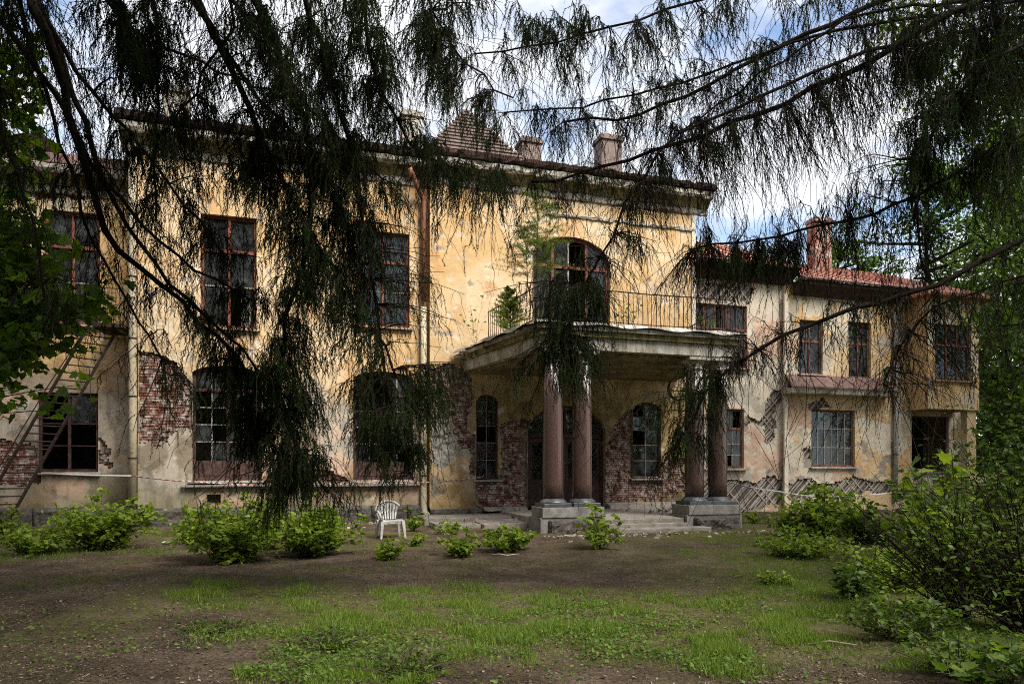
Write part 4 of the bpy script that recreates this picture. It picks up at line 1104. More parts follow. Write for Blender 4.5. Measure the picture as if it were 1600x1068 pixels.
# railing
rl = empty('railing'); rl.parent = MAN
def rail_run(a, b, n, name='baluster'):
    a = np.array(a, float); b = np.array(b, float)
    lean = rng.normal(0, .012, (n + 1, 2))
    for zz, r in ((ZS + .93, .016), (ZS + .12, .012)):
        pts = [a + (b - a) * t + np.array([0, 0, zz + .012 * math.sin(9 * t)]) for t in np.linspace(0, 1, 12)]
        B().tube(pts, r, 6).obj('handrail', M['iron'], rl)
    for i in range(n + 1):
        p = a + (b - a) * i / n
        B().tube([p + np.array([0, 0, ZS + .02]), p + np.array([lean[i, 0], lean[i, 1], ZS + .5]), p + np.array([0, 0, ZS + .93])], .0085 if i % 6 else .014, 5).obj('baluster', M['iron'], rl)
lr = (wl + (xL - wl) * .30 + .15, -D_BB + (yF + D_BB) * .30, 0)
rail_run(lr, (xL, yF + .02, 0), 22); rail_run((xL, yF + .02, 0), (xR, yF + .02, 0), 42); rail_run((xR, yF + .02, 0), (wr - .1, -D_BB - .1, 0), 26)

# ================================================================== FIRE ESCAPE (own thing)
fe = empty('fire_escape', W(S(180, -.4), -.4, 0), ANG, label='rusty iron fire escape ladder with small landing at the far left wing', category='fire escape')
def FE(p): # mansion-local to fire-escape-local
    return np.array([p[0] - S(180, -.4), p[1] - .4, p[2]])
s0, s1 = S(156, -.4), S(204, -.4); zl = Zp(180, 512, -.3)
B().box(*(np.array([s0, s1]) - S(180, -.4)), -.75, .55, zl - .10, zl).obj('landing', M['iron'], fe)
for i in range(9):
    x = s0 + (s1 - s0) * i / 8 - S(180, -.4); B().tube([(x, -.73, zl), (x, -.73, zl + .95)], .011, 5).obj('baluster', M['iron'], fe)
for zz in (.5, .95): B().tube([(s0 - S(180, -.4), .5, zl + zz), (s0 - S(180, -.4), -.73, zl + zz), (s1 - S(180, -.4), -.73, zl + zz)], .013, 5).obj('handrail', M['iron'], fe)
topc = np.array([S(165, 0), -.15, zl - .05]); botc = np.array([S(2, .4), -.55, .05]); botc[0] = SZ(0, 790, .4)[0]; botc[2] = SZ(0, 800, .4)[1]
low = topc + (botc - topc) * 1.06
for off in (-.36, .36):
    o3 = np.array([off * .8, off * .6, 0]); B().tube([FE(topc + o3), FE(low + o3)], .045, 6).obj('stringer', M['iron'], fe)
for i in range(26):
    p = topc + (low - topc) * (i + .5) / 26; o3 = np.array([.36 * .8, .36 * .6, 0]); B().tube([FE(p - o3), FE(p + o3)], .02, 5).obj('rung', M['iron'], fe)
B().tube([FE(topc + np.array([.0, -.28, .5])), FE(topc + (botc - topc) * .5 + np.array([0, -.28, .8])), FE(botc + np.array([0, -.28, .9]))], .014, 5).obj('handrail', M['iron'], fe)

# ================================================================== BARRIER TAPES
def tape_mat(red):
    m = NT('barrier tape'); v = m.n('ShaderNodeUVMap'); 
    sp_ = m.n('ShaderNodeSeparateXYZ'); m.l(v.outputs[0], sp_.inputs[0])
    ad = m.n('ShaderNodeMath', operation='ADD'); m.l(sp_.outputs[0], ad.inputs[0]); m.l(sp_.outputs[1], ad.inputs[1])
    fr_ = m.n('ShaderNodeMath', operation='FRACT'); m.l(ad.outputs[0], fr_.inputs[0])
    col = m.ramp(fr_.outputs[0], [(.49, (.42, .40, .38)), (.51, (.30, .07, .055) if red else (.46, .44, .41))])
    m.surf(col, .45, None, .4)
    return m.m
M['tape'] = tape_mat(True); M['tape_white'] = tape_mat(False)
def tape(pts, label, wd=.05, mt='tape', sag=.05, stripe=.16):
    pts = [np.array(p, float) for p in pts]; path = []
    for a, b in zip(pts[:-1], pts[1:]):
        n = 24; t = np.linspace(0, 1, n, endpoint=False)
        path += [a + (b - a) * x - np.array([0, 0, sag * 4 * x * (1 - x)]) for x in t]
    path.append(pts[-1]); path = np.array(path); n = len(path)
    L_ = np.concatenate([[0], np.cumsum(np.linalg.norm(np.diff(path, axis=0), axis=1))])
    tw = .55 * np.sin(L_ * 1.3 + 1) + .3 * np.sin(L_ * 3.1)
    up = np.stack([NX * np.sin(tw), NY * np.sin(tw), np.cos(tw)], -1) * wd / 2
    V = np.concatenate([path + up, path - up]); base = path[0]
    me = mesh_np('barrier_tape', V - base, [np.array([(i, i + 1, n + i + 1, n + i) for i in range(n - 1)])], M[mt], True)
    uv = me.uv_layers.new(name='UVMap')
    li = np.empty(len(me.loops), np.int32); me.loops.foreach_get('vertex_index', li)
    U = np.stack([np.concatenate([L_, L_])[li] / stripe, np.where(li < n, 0.35, 0.0)], -1); uv.data.foreach_set('uv', U.astype(np.float32).ravel())
    o = link('barrier_tape', me, label=label, category='tape', group='barrier tapes'); o.location = base
    so = o.modifiers.new('s', 'SOLIDIFY'); so.thickness = .002
    return o
def wp(px, py, d): s, z = SZ(px, py, d); return W(s, d, z)
tape([wp(18, 737, .25), wp(205, 743, .25)], 'pale barrier tape stretched from the fire ladder to the left drainpipe', .04, 'tape_white', .02)
tape([wp(206, 743, .27), wp(300, 752, .2), wp(420, 757, .22), wp(662, 753, .27), wp(752, 745, .5), wp(756, 741, .5)], 'red and white barrier tape along the main block ledge', .036, 'tape', .02)
tape([wp(1140, 753, 1.0), wp(1215, 767, .6), wp(1300, 776, .3), wp(1400, 768, .2)], 'white tape sagging across the right wing foot behind the columns', .05, 'tape_white', .04)

# ================================================================== PLASTIC CHAIR
M['plastic'] = simple('aged white plastic', (.17, .16, .15), (.42, .41, .40), 9, .5, .1, 30, spec=.4)
def chair():
    base = G(610, 838); base[2] = float(gz(base[0], base[1]))
    t = empty('plastic_chair', base, R(24), label='white plastic garden chair with fanned slat back and one broken arm', category='chair')
    # local: faces -y; x right
    sw, sd_, sh = .25, .23, .43
    n = 9; X, Yg = np.meshgrid(np.linspace(-sw, sw, n), np.linspace(-sd_, sd_, n), indexing='ij')
    X = X * (1 - .10 * (Yg + sd_) / (2 * sd_)); Zg = sh + .02 * (X / sw) ** 2 - .018 * sstep(.1, -.23, Yg) * 0 - .025 * ((Yg + sd_) / (2 * sd_)) - .03 * sstep(-.16, -.25, Yg)
    idx = np.arange(n * n).reshape(n, n); o = MB().add(np.stack([X, Yg, Zg], -1).reshape(-1, 3), [(idx[i, j], idx[i + 1, j], idx[i + 1, j + 1], idx[i, j + 1]) for i in range(n - 1) for j in range(n - 1)]).obj('seat', M['plastic'], t, True)
    s = o.modifiers.new('s', 'SOLIDIFY'); s.thickness = .02
    B().hexa([(-sw, -sd_ - .005, sh - .085), (sw, -sd_ - .005, sh - .085), (sw, -sd_ + .02, sh - .085), (-sw, -sd_ + .02, sh - .085), (-sw, -sd_ - .012, sh - .02), (sw, -sd_ - .012, sh - .02), (sw, -sd_ + .02, sh - .01), (-sw, -sd_ + .02, sh - .01)]).obj('apron', M['plastic'], t)
    for sx, sy in ((-1, -1), (1, -1), (-1, 1), (1, 1)):
        xt, yt = sx * (sw - .01), sy * (sd_ - .01); xb, yb = sx * (sw + .035), sy * (sd_ + .04)
        wt, wb = .042, .024
        l = MB().hexa([(xb - wb, yb - wb, 0), (xb + wb, yb - wb, 0), (xb + wb, yb + wb, 0), (xb - wb, yb + wb, 0), (xt - wt, yt - wt, sh - .01), (xt + wt, yt - wt, sh - .01), (xt + wt, yt + wt, sh - .01), (xt - wt, yt + wt, sh - .01)]).obj('leg', M['plastic'], t)
        bevel(l, .008)
    # fan back: rim arc and slats
    a = np.linspace(R(-8), R(188), 22); cxr, czr = .315, .26
    rim = np.array([(cxr * math.cos(q), sd_ + .05 - .09 * (1 - abs(math.sin(q))) - .02, .60 + czr * max(-.2, math.sin(q)) - .0) for q in a])
    rim = rim[4:] if True else rim      # the arm on this side is broken off
    V = []
    MBr = B(); MBr.tube(rim, [.028] * len(rim), 8); MBr.obj('back_rim', M['plastic'], t, True)
    for k in range(7):
        f = (k - 3) / 3
        p0 = np.array([f * .17, sd_ - .015, sh]); q = math.pi / 2 - f * .92; p1 = np.array([cxr * .93 * math.cos(q), sd_ + .03 - .09 * (1 - math.sin(q)), .60 + czr * math.sin(q) - .01])
        pm = (p0 + p1) / 2 + np.array([-f * .012, .035, 0]); w0, w1 = .016, .027
        pts = [p0, pm, p1]; ww = [w0, (w0 + w1) / 2, w1]; V = []
        for p, h in zip(pts, ww): V += [p + (-h, -.006, 0), p + (h, -.006, 0), p + (h, .006, 0), p + (-h, .006, 0)]
        q4 = [(4 * i + j, 4 * i + (j + 1) % 4, 4 * i + 4 + (j + 1) % 4, 4 * i + 4 + j) for i in range(2) for j in range(4)]
        MB().add(V, q4 + [(0, 3, 2, 1), (8, 9, 10, 11)]).obj('slat', M['plastic'], t)
    # whole arm on the other side
    ap = [(-.315, sd_ - .05, .60), (-.325, .05, .635), (-.32, -.12, .625), (-.30, -.22, .58), (-.275, -.245, .48), (-.26, -.24, .42)]
    B().tube(ap, [.028, .03, .03, .028, .026, .03], 8).obj('arm', M['plastic'], t, True)
    for k in (1, 2):
        y_ = (.08, -.07)[k - 1]; B().tube([(-.25, y_, sh), (-.285, y_, .53), (-.315, y_, .625)], .013, 6).obj('arm_support', M['plastic'], t)
chair()

# ================================================================== LEAF TEMPLATES
LEAF_V = [(0, 0, 0), (.30, .35, .05), (.22, .75, .02), (0, 1.05, -.10), (-.22, .75, .02), (-.30, .35, .05), (0, .5, -.03)]
LEAF_F = [(0, 1, 6), (1, 2, 6), (2, 3, 6), (3, 4, 6), (4, 5, 6), (5, 0, 6)]
DIA_V = [(0, 0, 0), (.28, .5, .04), (0, 1, -.06), (-.28, .5, .04)]
DIA_F = [(0, 1, 2), (0, 2, 3)]
mp_ = [(0, .0), (.18, .10), (.50, .02), (.40, .28), (.62, .52), (.32, .58), (.26, .80), (0, 1.08)]
MAPLE_V = [(x, y, .06 * abs(x) - .05 * y) for x, y in mp_] + [(-x, y, .06 * abs(x) - .05 * y) for x, y in mp_[1:-1][::-1]] + [(0, .42, -.06)]
_k = len(MAPLE_V) - 1
MAPLE_F = [(i, (i + 1) % _k, _k) for i in range(_k)]
BLADE_V = [(-.5, 0, 0), (.5, 0, 0), (.36, .55, .06), (-.36, .55, .06), (0, 1, .24)]
BLADE_F = [(0, 1, 2), (0, 2, 3), (3, 2, 4)]

def rdir(n, up=0.0, spread=1.0):
    v = rng.normal(size=(n, 3)) * spread; v[:, 2] += up
    return v / np.linalg.norm(v, axis=1)[:, None]

def leaf_mesh(name, pos, dirs, size, mat, TV=LEAF_V, TF=LEAF_F, var=.35, aspect=1.0, roll=.7):
    n = len(pos); sz = size * (1 - var + 2 * var * rng.random(n))
    V, Fa = scatter(TV, TF, pos, frames(dirs, rng.normal(0, roll, n)), np.stack([sz * aspect, sz, sz], -1))
    return mesh_np(name, V, [Fa], mat)

# ================================================================== SHRUBS
def shrub(name, label, base, h, r, nst, nleaf, lsize, mat='shrub', cat='shrub', group=None, TV=LEAF_V, TF=LEAF_F, low=.1, lean=(0, 0), stem_r=.006, branch=2, stemmat='stem'):
    base = np.array(base, float)
    t = empty(name, base, 0, label=label, category=cat, group=group)
    mb = B(); LP = []; LD = []
    for i in range(nst):
        az = rng.uniform(0, 2 * np.pi); rr = r * math.sqrt(rng.random()); hh = h * rng.uniform(.35, 1.0) * (1 - .35 * (rr / r) ** 2) * (1.22 if rng.random() < .12 else 1.0); rr = rr * (1.25 if rng.random() < .15 else 1.0)
        tip = np.array([math.cos(az) * rr + lean[0], math.sin(az) * rr + lean[1], hh])
        b0 = np.array([math.cos(az) * r * .14 * rng.random(), math.sin(az) * r * .14 * rng.random(), -.03])
        mid = b0 * .5 + tip * .5 + np.array([math.cos(az) * rr * -.10, math.sin(az) * rr * -.1, hh * .14]) + rng.normal(0, .03, 3) * h
        tt = np.linspace(0, 1, 8)[:, None]
        path = (1 - tt) ** 2 * b0 + 2 * tt * (1 - tt) * mid + tt ** 2 * tip
        mb.tube(path, np.linspace(stem_r, stem_r * .35, 8), 4, False)
        subs = [path]
        for k in range(branch):
            j = rng.integers(2, 7); p0 = path[j]; dv = rdir(1, .55)[0] * h * rng.uniform(.14, .30)
            sp_ = np.array([p0, p0 + dv * .5 + rng.normal(0, .02, 3) * h, p0 + dv]); mb.tube(sp_, [stem_r * .5, stem_r * .4, stem_r * .25], 3, False)
            subs.append(sp_)
        nl = max(3, int(nleaf * 1.35) // nst)
        for k in range(nl):
            sp_ = subs[rng.integers(0, len(subs))]
            f = low + (1 - low) * rng.random() ** .75; x = f * (len(sp_) - 1); a = int(min(x, len(sp_) - 2)); p = sp_[a] + (sp_[a + 1] - sp_[a]) * (x - a)
            LP.append(p); dvec = rdir(1)[0]; dvec[2] = dvec[2] * .45 + .08; LD.append(dvec)
    mb.obj('stem', M[stemmat], t)
    LP, LD = np.array(LP), np.array(LD)
    link('foliage', leaf_mesh('foliage', LP + LD * lsize * .12 + rng.normal(0, .022, LP.shape) * h, LD, lsize, M[mat], TV, TF, .5), t)
    return t

def sh(px, py, hpx, wpx, label, nst, nl, ls, **kw):
    b = G(px, py); sc_ = b[1] / F; b[2] = float(gz(b[0], b[1])) - .01
    return shrub(kw.pop('name', 'shrub'), label, b, hpx * sc_, wpx * .5 * sc_, nst, nl, ls, **kw)
FG = 'wild shrubs in front of the mansion'
sh(155, 856, 96, 180, 'wide bright green shrub under the left drainpipe', 56, 2000, .10, group=FG)
sh(50, 866, 50, 120, 'low spreading green shrub at the far left edge', 34, 800, .08, group=FG)
sh(5, 842, 56, 60, 'small upright shrub below the fire ladder foot', 14, 260, .10, group=FG)
sh(362, 876, 116, 170, 'tall dense shrub before the left ground floor window', 56, 2300, .10, group=FG)
sh(300, 848, 40, 60, 'low sprawling shrub left of the tallest shrub', 14, 260, .10, group=FG)
sh(490, 866, 92, 170, 'broad shrub half under the hanging spruce branches', 54, 2100, .10, group=FG)
sh(420, 858, 92, 80, 'leafy shrub between the two biggest wall shrubs', 24, 650, .10, group=FG)
sh(610, 871, 38, 56, 'small bushy seedling at the chair front legs', 14, 240, .09, group=FG)
sh(650, 850, 26, 46, 'tiny round green plant right of the chair', 10, 150, .08, group=FG)
sh(646, 828, 36, 40, 'young plant behind the chair by the drainpipe foot', 10, 120, .10, group=FG)
sh(722, 868, 40, 88, 'low mounded shrub in front of the broken terrace slab', 24, 620, .085, group=FG)
sh(795, 860, 46, 112, 'spreading green shrub against the left column pedestal', 30, 900, .085, group=FG)
sh(700, 832, 26, 70, 'thin patch of seedlings beside the yellow wall corner', 12, 150, .09, group=FG)
sh(938, 858, 76, 66, 'single leafy sapling in front of the left column pedestal', 10, 230, .11, low=.15, group=FG, branch=3, stem_r=.009)
sh(1180, 816, 24, 34, 'tiny seedling right of the right column pedestal', 8, 70, .12, group=FG)
sh(1290, 838, 90, 150, 'bright shrub beneath the barred ground floor window', 54, 2000, .11, group=FG)
sh(1240, 836, 50, 80, 'small shrub left of the bright window shrub', 22, 520, .10, group=FG)
sh(1255, 868, 48, 170, 'low wide weed clump on the lawn edge beyond the steps', 44, 1300, .08, group=FG)
sh(1360, 850, 70, 110, 'dull green shrub below the zinc drainpipe', 34, 1000, .10, mat='bush', group=FG)
sh(1330, 930, 66, 90, 'darker weed clump in the middle of the right lawn', 24, 700, .07, mat='bush', group=FG)
sh(1215, 905, 26, 70, 'flat patch of seedlings on the bright lawn', 14, 220, .06, group=FG)
sh(1460, 860, 140, 150, 'tall shrub beneath the overhanging oriel window', 40, 1500, .10, mat='bush', group=FG)
sh(640, 1045, 40, 220, 'dark weed patch at the bottom edge of the picture', 60, 420, .04, mat='bush', group=FG, low=.3)
sh(520, 1000, 34, 160, 'low leafy weeds left of the bottom weed patch', 46, 300, .035, mat='bush', group=FG, low=.3)
sh(330, 985, 26, 150, 'sparse low weeds on the dark soil at the lower left', 36, 200, .035, mat='bush', group=FG, low=.3)
RB = 'tangled bushes along the right side'
sh(1410, 1000, 90, 200, 'low dark weeds spreading left of the corner bush', 50, 800, .05, mat='bush', group=RB, low=.2)
sh(1500, 1060, 80, 240, 'dim weeds along the bottom edge before the corner bush', 50, 700, .045, mat='bush', group=RB, low=.2)
sh(1390, 915, 80, 150, 'mid-height green weeds between lawn and arching bush', 44, 1100, .065, mat='shrub', group=RB, low=.1)
sh(1615, 985, 280, 290, 'big tangled bush filling the lower right corner', 96, 1300, .056, mat='bush', group=RB, lean=(-.5, 0), low=.18, stem_r=.008, branch=4, stemmat='twig')
sh(1505, 960, 240, 210, 'arching thin-stemmed bush left of the corner bush', 60, 620, .052, mat='bush', group=RB, lean=(-.55, 0), low=.25, stem_r=.008, branch=4, stemmat='twig')
sh(1560, 905, 260, 260, 'leafy bush behind the corner bush below the oriel', 60, 1500, .066, mat='bush', group=RB, low=.15, branch=4, stemmat='twig')
sh(1640, 880, 330, 280, 'tall leafy bush at the right edge before the forest', 60, 3400, .09, mat='bush', group=RB, low=.1, branch=4, stemmat='twig')
sh(1445, 905, 230, 120, 'maple sapling with broad leaves in front of the oriel', 12, 260, .15, TV=MAPLE_V, TF=MAPLE_F, mat='shrub', group=RB, low=.3, branch=3)
sh(1590, 1085, 120, 260, 'broad-leaved maple seedlings at the lower right corner', 16, 150, .075, TV=MAPLE_V, TF=MAPLE_F, mat='bush', group=RB)
# plants rooted on the balcony
def young_spruce(px, py, Y, h, r, label):
    b = P(px, py, Y); t = empty('young_spruce', b, 0, label=label, category='spruce')
    mb = B(); mb.tube([(0, 0, -.05), (.02, 0, h * .5), (0, 0, h)], [.02, .012, .004], 6); NP = []; ND = []
    for i in range(150):
        f = rng.random() ** .8; z = h * (.05 + .93 * f); az = rng.uniform(0, 6.283); l = r * (1.08 - f) ** .8 * rng.uniform(.4, 1.15) + .03
        tip = np.array([math.cos(az) * l, math.sin(az) * l, z + l * rng.uniform(.1, .55)]); a = np.array([0, 0, z]); mb.tube([a, tip], [.006, .002], 3, False)
        for q in np.linspace(.15, 1, 18):
            for _ in range(4): NP.append(a + (tip - a) * q); d_ = (tip - a) / l * .8 + rng.normal(0, .55, 3); ND.append(d_)
    mb.obj('trunk', M['stem'], t)
    link('crown', leaf_mesh('crown', np.array(NP), np.array(ND), .06, M['needle_young'], DIA_V, DIA_F, aspect=.4), t)
young_spruce(797, 530, 18.6, 1.40, .66, 'small bright young spruce growing on the balcony corner')
def larch(px, py, Y, h, label):
    b = P(px, py, Y); t = empty('larch_sapling', b, 0, label=label, category='sapling')
    mb = B(); NP = []; ND = []
    for k in range(3):
        dx, hh = (-.05, .22, -.3)[k], h * (1, .84, .7)[k]
        path = np.array([(dx * .2, 0, -.05), (dx, .05, hh * .4), (dx * 1.2 + .03, 0, hh * .7), (dx * 1.3, -.05, hh)]); mb.tube(path, [.022, .016, .010, .004], 5, False)
        for i in range(70):
            f = .38 + .6 * rng.random(); x = f * 3; a_ = int(min(x, 2)); p = path[a_] + (path[a_ + 1] - path[a_]) * (x - a_); az = rng.uniform(0, 6.283); l = rng.uniform(.3, .95) * (1.2 - f) * 1.6
            tip = p + np.array([math.cos(az) * l, math.sin(az) * l, l * rng.uniform(-.1, .35)]); mid = (p + tip) / 2 + np.array([0, 0, .05]); mb.tube([p, mid, tip], [.005, .004, .002], 3, False)
            for q in np.linspace(.15, 1, 11):
                c = p + (tip - p) * q + np.array([0, 0, .05 * 4 * q * (1 - q)])
                for _ in range(6): NP.append(c); ND.append(rng.normal(0, 1, 3) + (tip - p) / l * .4)
    mb.obj('trunk', M['stem'], t)
    link('crown', leaf_mesh('crown', np.array(NP), np.array(ND), 0.07, M['larch'], DIA_V, DIA_F, aspect=.24), t)
larch(842, 505, 18.2, 3.8, 'feathery pale green larch sapling rising from the balcony to the eaves')
def wall_plant(px, py, Y, hpx, wpx, label, n=60, ls=.07):
    k = Y / F; shrub('wall_plant', label, P(px, py, Y), hpx * k, wpx * .5 * k, 7, n, ls, 'larch', 'plant', 'seedlings rooted in the masonry', branch=1, stem_r=.004)
wall_plant(742, 535, 20.6, 78, 50, 'straggling seedling clinging to the wall left of the balcony')
wall_plant(985, 505, 17.9, 40, 60, 'small seedling behind the balcony railing near the middle')
wall_plant(1105, 520, 18.8, 36, 60, 'yellow green seedling at the right end of the balcony')
wall_plant(1095, 402, 24.6, 40, 40, 'light green birch seedling in the gutter right of the bay', 110, .09)

# ================================================================== BACKGROUND TREES
def tree(name, label, x, y, h, r, crown_lo, nl, ls, mat, nb=26, cat='tree', group='trees beyond the mansion', conifer=False):
    t = empty(name, (x, y, -.1), 0, label=label, category=cat, group=group)
    mb = B(); tr = h * .016
    sway = rng.normal(0, .25, (5, 2)); zz = np.array([0, .25, .5, .75, .97]) * h
    path = np.stack([np.cumsum(sway[:, 0]) * .5, np.cumsum(sway[:, 1]) * .5, zz], -1); path[0, :2] = 0
    mb.tube(path, np.array([1, .8, .6, .35, .1]) * tr, 8)
    LP = []; per = nl // (nb * 5)
    for i in range(nb):
        f = crown_lo + (1 - crown_lo) * (i + rng.random()) / nb; x_ = f * 3.98; a = int(min(x_, 3)); p = path[a] + (path[a + 1] - path[a]) * (x_ - a)
        az = rng.uniform(0, 6.283); g = (f - crown_lo) / (1 - crown_lo)
        prof = (1.05 - g) if conifer else math.sqrt(max(.04, 1 - (2 * g - .85) ** 2 * .75)); l = r * prof * rng.uniform(.65, 1.1)
        tip = p + np.array([math.cos(az) * l, math.sin(az) * l, l * (rng.uniform(-.25, .1) if conifer else rng.uniform(.1, .6))]); mid = (p + tip) / 2 + rng.normal(0, .12 * l, 3)
        mb.tube([p, mid, tip], [tr * .34, tr * .2, tr * .06], 5, False)
        for k in range(5):
            c = p + (tip - p) * rng.uniform(.35, 1.05) + rng.normal(0, .16 * l, 3); rad = r * rng.uniform(.14, .28)
            q = rng.normal(0, 1, (per, 3)); q /= np.linalg.norm(q, axis=1)[:, None]; q *= rad * rng.random((per, 1)) ** .4; q[:, 2] *= .55
            LP.append(c + q)
    mb.obj('trunk', M['bark'], t)
    LP = np.concatenate(LP); LD = rdir(len(LP)); LD[:, 2] *= .6
    link('crown', leaf_mesh('crown', LP, LD, ls, M[mat], DIA_V, DIA_F, aspect=1.3), t)
    return t
tree('maple_tree', 'tall dark maple at the right picture edge behind the bushes', 21.5, 24.0, 17, 5.0, .10, 15000, .20, 'tree1', 40)
tree('maple_tree', 'broad green tree just right of the oriel', 26.0, 32.0, 19, 6.0, .08, 15000, .24, 'tree1', 40)
tree('pine_tree', 'pale pine crown above the roof of the right wing', 26.5, 44.0, 21, 5.0, .42, 9000, .26, 'tree2', 26)
tree('birch_tree', 'light green birch behind the red chimney', 20.0, 42.0, 16, 3.2, .4, 6000, .24, 'tree2', 22)
tree('maple_tree', 'shaded tree behind the pale pine', 34.0, 47.0, 21, 6.5, .1, 12000, .30, 'tree1', 34)
tree('maple_tree', 'distant tree closing the gap at the right edge', 36.0, 38.0, 18, 6.0, .05, 12000, .28, 'tree1', 34)
tree('maple_tree', 'leafy tree hanging in from the upper right corner', 16.0, 16.0, 18, 5.4, .40, 24000, .17, 'tree1', 34)
# far woods closing the horizon, plus unseen banks added to shade panes and foreground
def woods():
    pos = []
    ring = [(-70 + 190 * k / 63, 62 + 9 * math.sin(k * 1.7)) for k in range(64)]           # behind the mansion
    ring += [(-44 + 96 * k / 31, -24 + 4 * math.sin(k * 2.1)) for k in range(32)]            # unseen bank added behind the viewer to darken reflections and foreground
    ring += [(-36 + 3 * math.sin(k * 1.3), -18 + 70 * k / 23) for k in range(24)]  # unseen left bank, added along with it
    for k, (x, y) in enumerate(ring):
        hh = 12 + 4 * math.sin(k * 2.3) + (-3 if y < 0 else 0); n = 900
        q = rng.normal(0, 1, (n, 3)); q /= np.linalg.norm(q, axis=1)[:, None]; q *= rng.random((n, 1)) ** .35
        pos.append(q * np.array([4.2, 3.0, hh * .55]) + np.array([x, y, hh * .5]))
    pos = np.concatenate(pos); LD = rdir(len(pos))
    link('far_woods', leaf_mesh('far_woods', pos, LD, .75, M['tree1'], DIA_V, DIA_F, aspect=1.4), label='far woods behind the mansion, with unseen banks added for shade', category='woods', kind='stuff')
woods()
tree('maple_tree', 'low leafy tree filling the gap right of the oriel corner', 21.8, 30.0, 9, 3.6, .05, 9000, .20, 'tree1', 30)
tree('maple_tree', 'bushy understorey tree at the far right edge', 24.5, 28.0, 10, 4.0, .04, 9000, .20, 'tree1', 30)

# ================================================================== SPRUCES OVERHEAD
def smooth_path(pts, n):
    pts = np.asarray(pts, float)
    d = np.concatenate([[0], np.cumsum(np.linalg.norm(np.diff(pts, axis=0), axis=1))]); t = np.linspace(0, d[-1], n)
    p = np.stack([np.interp(t, d, pts[:, k]) for k in range(3)], -1)
    for _ in range(3): p[1:-1] = p[1:-1] * .5 + (p[:-2] + p[2:]) * .25
    return p

def hang_twigs(base, L_, hdir, needle, K=44, nlen=.029):
    """hanging twigs: stem tubes and needles, vectorised. base (N,3), L_ (N,), hdir (N,3) sideways drift, needle mask fraction (N,)"""
    N = len(base); m = 5
    t = np.linspace(0, 1, m)[None, :, None]
    wob = rng.normal(0, .045, (N, m, 3)) * L_[:, None, None]; wob[:, 0] = 0
    path = base[:, None] + hdir[:, None] * (1 - (1 - t) ** 2) * L_[:, None, None] + np.array([0, 0, -1.0]) * (t ** 1.2) * L_[:, None, None] + wob
    r = (np.linspace(.0034, .0016, m))[None, :, None]
    a = np.arange(3) * 2.094
    ring = np.stack([np.cos(a), np.sin(a), np.zeros(3)], -1)
    SV = (path[:, :, None] + ring[None, None] * (r * (.75 + .55 * L_[:, None, None]))[..., None]).reshape(-1, 3)
    b0 = (np.arange(N) * m * 3)[:, None, None]; i = (np.arange(m - 1) * 3)[None, :, None]; j = np.arange(3)[None, None]; j2 = (j + 1) % 3
    SQ = np.stack([b0 + i + j, b0 + i + j2, b0 + i + 3 + j2, b0 + i + 3 + j], -1).reshape(-1, 4)
    # needles
    sel = np.nonzero(rng.random(N) < needle)[0]; n2 = len(sel)
    if n2 == 0: return SV, SQ, np.zeros((0, 3)), np.zeros((0, 3), int)
    q = .08 + .92 * (np.arange(K)[None] + rng.random((n2, K))) / K
    x = q * (m - 1); ia = np.clip(x.astype(int), 0, m - 2); fx = (x - ia)[..., None]
    ps = path[sel]; A = np.take_along_axis(ps, ia[..., None].repeat(3, -1), 1); Bp = np.take_along_axis(ps, (ia + 1)[..., None].repeat(3, -1), 1)
    pos = A + (Bp - A) * fx; tan = Bp - A; tan /= np.linalg.norm(tan, axis=-1)[..., None] + 1e-9
    az = rng.uniform(0, 6.283, (n2, K)); rad = np.stack([np.cos(az), np.sin(az), np.zeros_like(az)], -1)
    d = tan * .75 + rad * .75 ; d /= np.linalg.norm(d, axis=-1)[..., None]
    ln = nlen * (.7 + .6 * rng.random((n2, K, 1))); side = np.cross(d, rng.normal(size=(n2, K, 3))); side /= np.linalg.norm(side, axis=-1)[..., None] + 1e-9
    wdt = .0042
    NV = np.stack([pos - side * wdt, pos + side * wdt, pos + d * ln], 2).reshape(-1, 3)
    NF = np.arange(len(NV)).reshape(-1, 3)
    return SV, SQ, NV, NF

def limb_from(pxs, y0, y1, attach):
    """limb through photo points between depths y0..y1, carried back to the trunk"""
    n = len(pxs); pts = [P(x, y, y0 + (y1 - y0) * i / (n - 1)) for i, (x, y) in enumerate(pxs)]
    return smooth_path([np.array(attach), np.array(attach) * .45 + pts[0] * .55 + np.array([0, 0, .25])] + pts, 40)

GRID = [  # needle cover per 100-pixel cell, rows from the top of the photo
    [5, 4, 7, 5, 9, 8, 7, 5, 4, 2, 4, 5, 5, 6, 8, 9],
    [2, 3, 6, 5, 9, 8, 6, 4, 4, 5, 6, 5, 3, 4, 8, 9],
    [2, 3, 7, 9, 9, 9, 6, 4, 4, 4, 6, 5, 2, 3, 7, 8],
    [1, 1, 4, 5, 9, 9, 4, 1, 1, 1, 2, 2, 1, 3, 4, 5],
    [1, 2, 4, 6, 9, 9, 3, 0, 3, 1, 1, 2, 1, 3, 4, 3],
    [0, 1, 3, 7, 9, 7, 2, 0, 4, 2, 1, 1, 0, 1, 1, 2],
    [0, 0, 1, 7, 9, 9, 2, 1, 1, 1, 3, 0, 0, 0, 0, 0],
    [0, 0, 0, 3, 8, 6, 0, 0, 0, 0, 1, 0, 0, 0, 0, 0]]
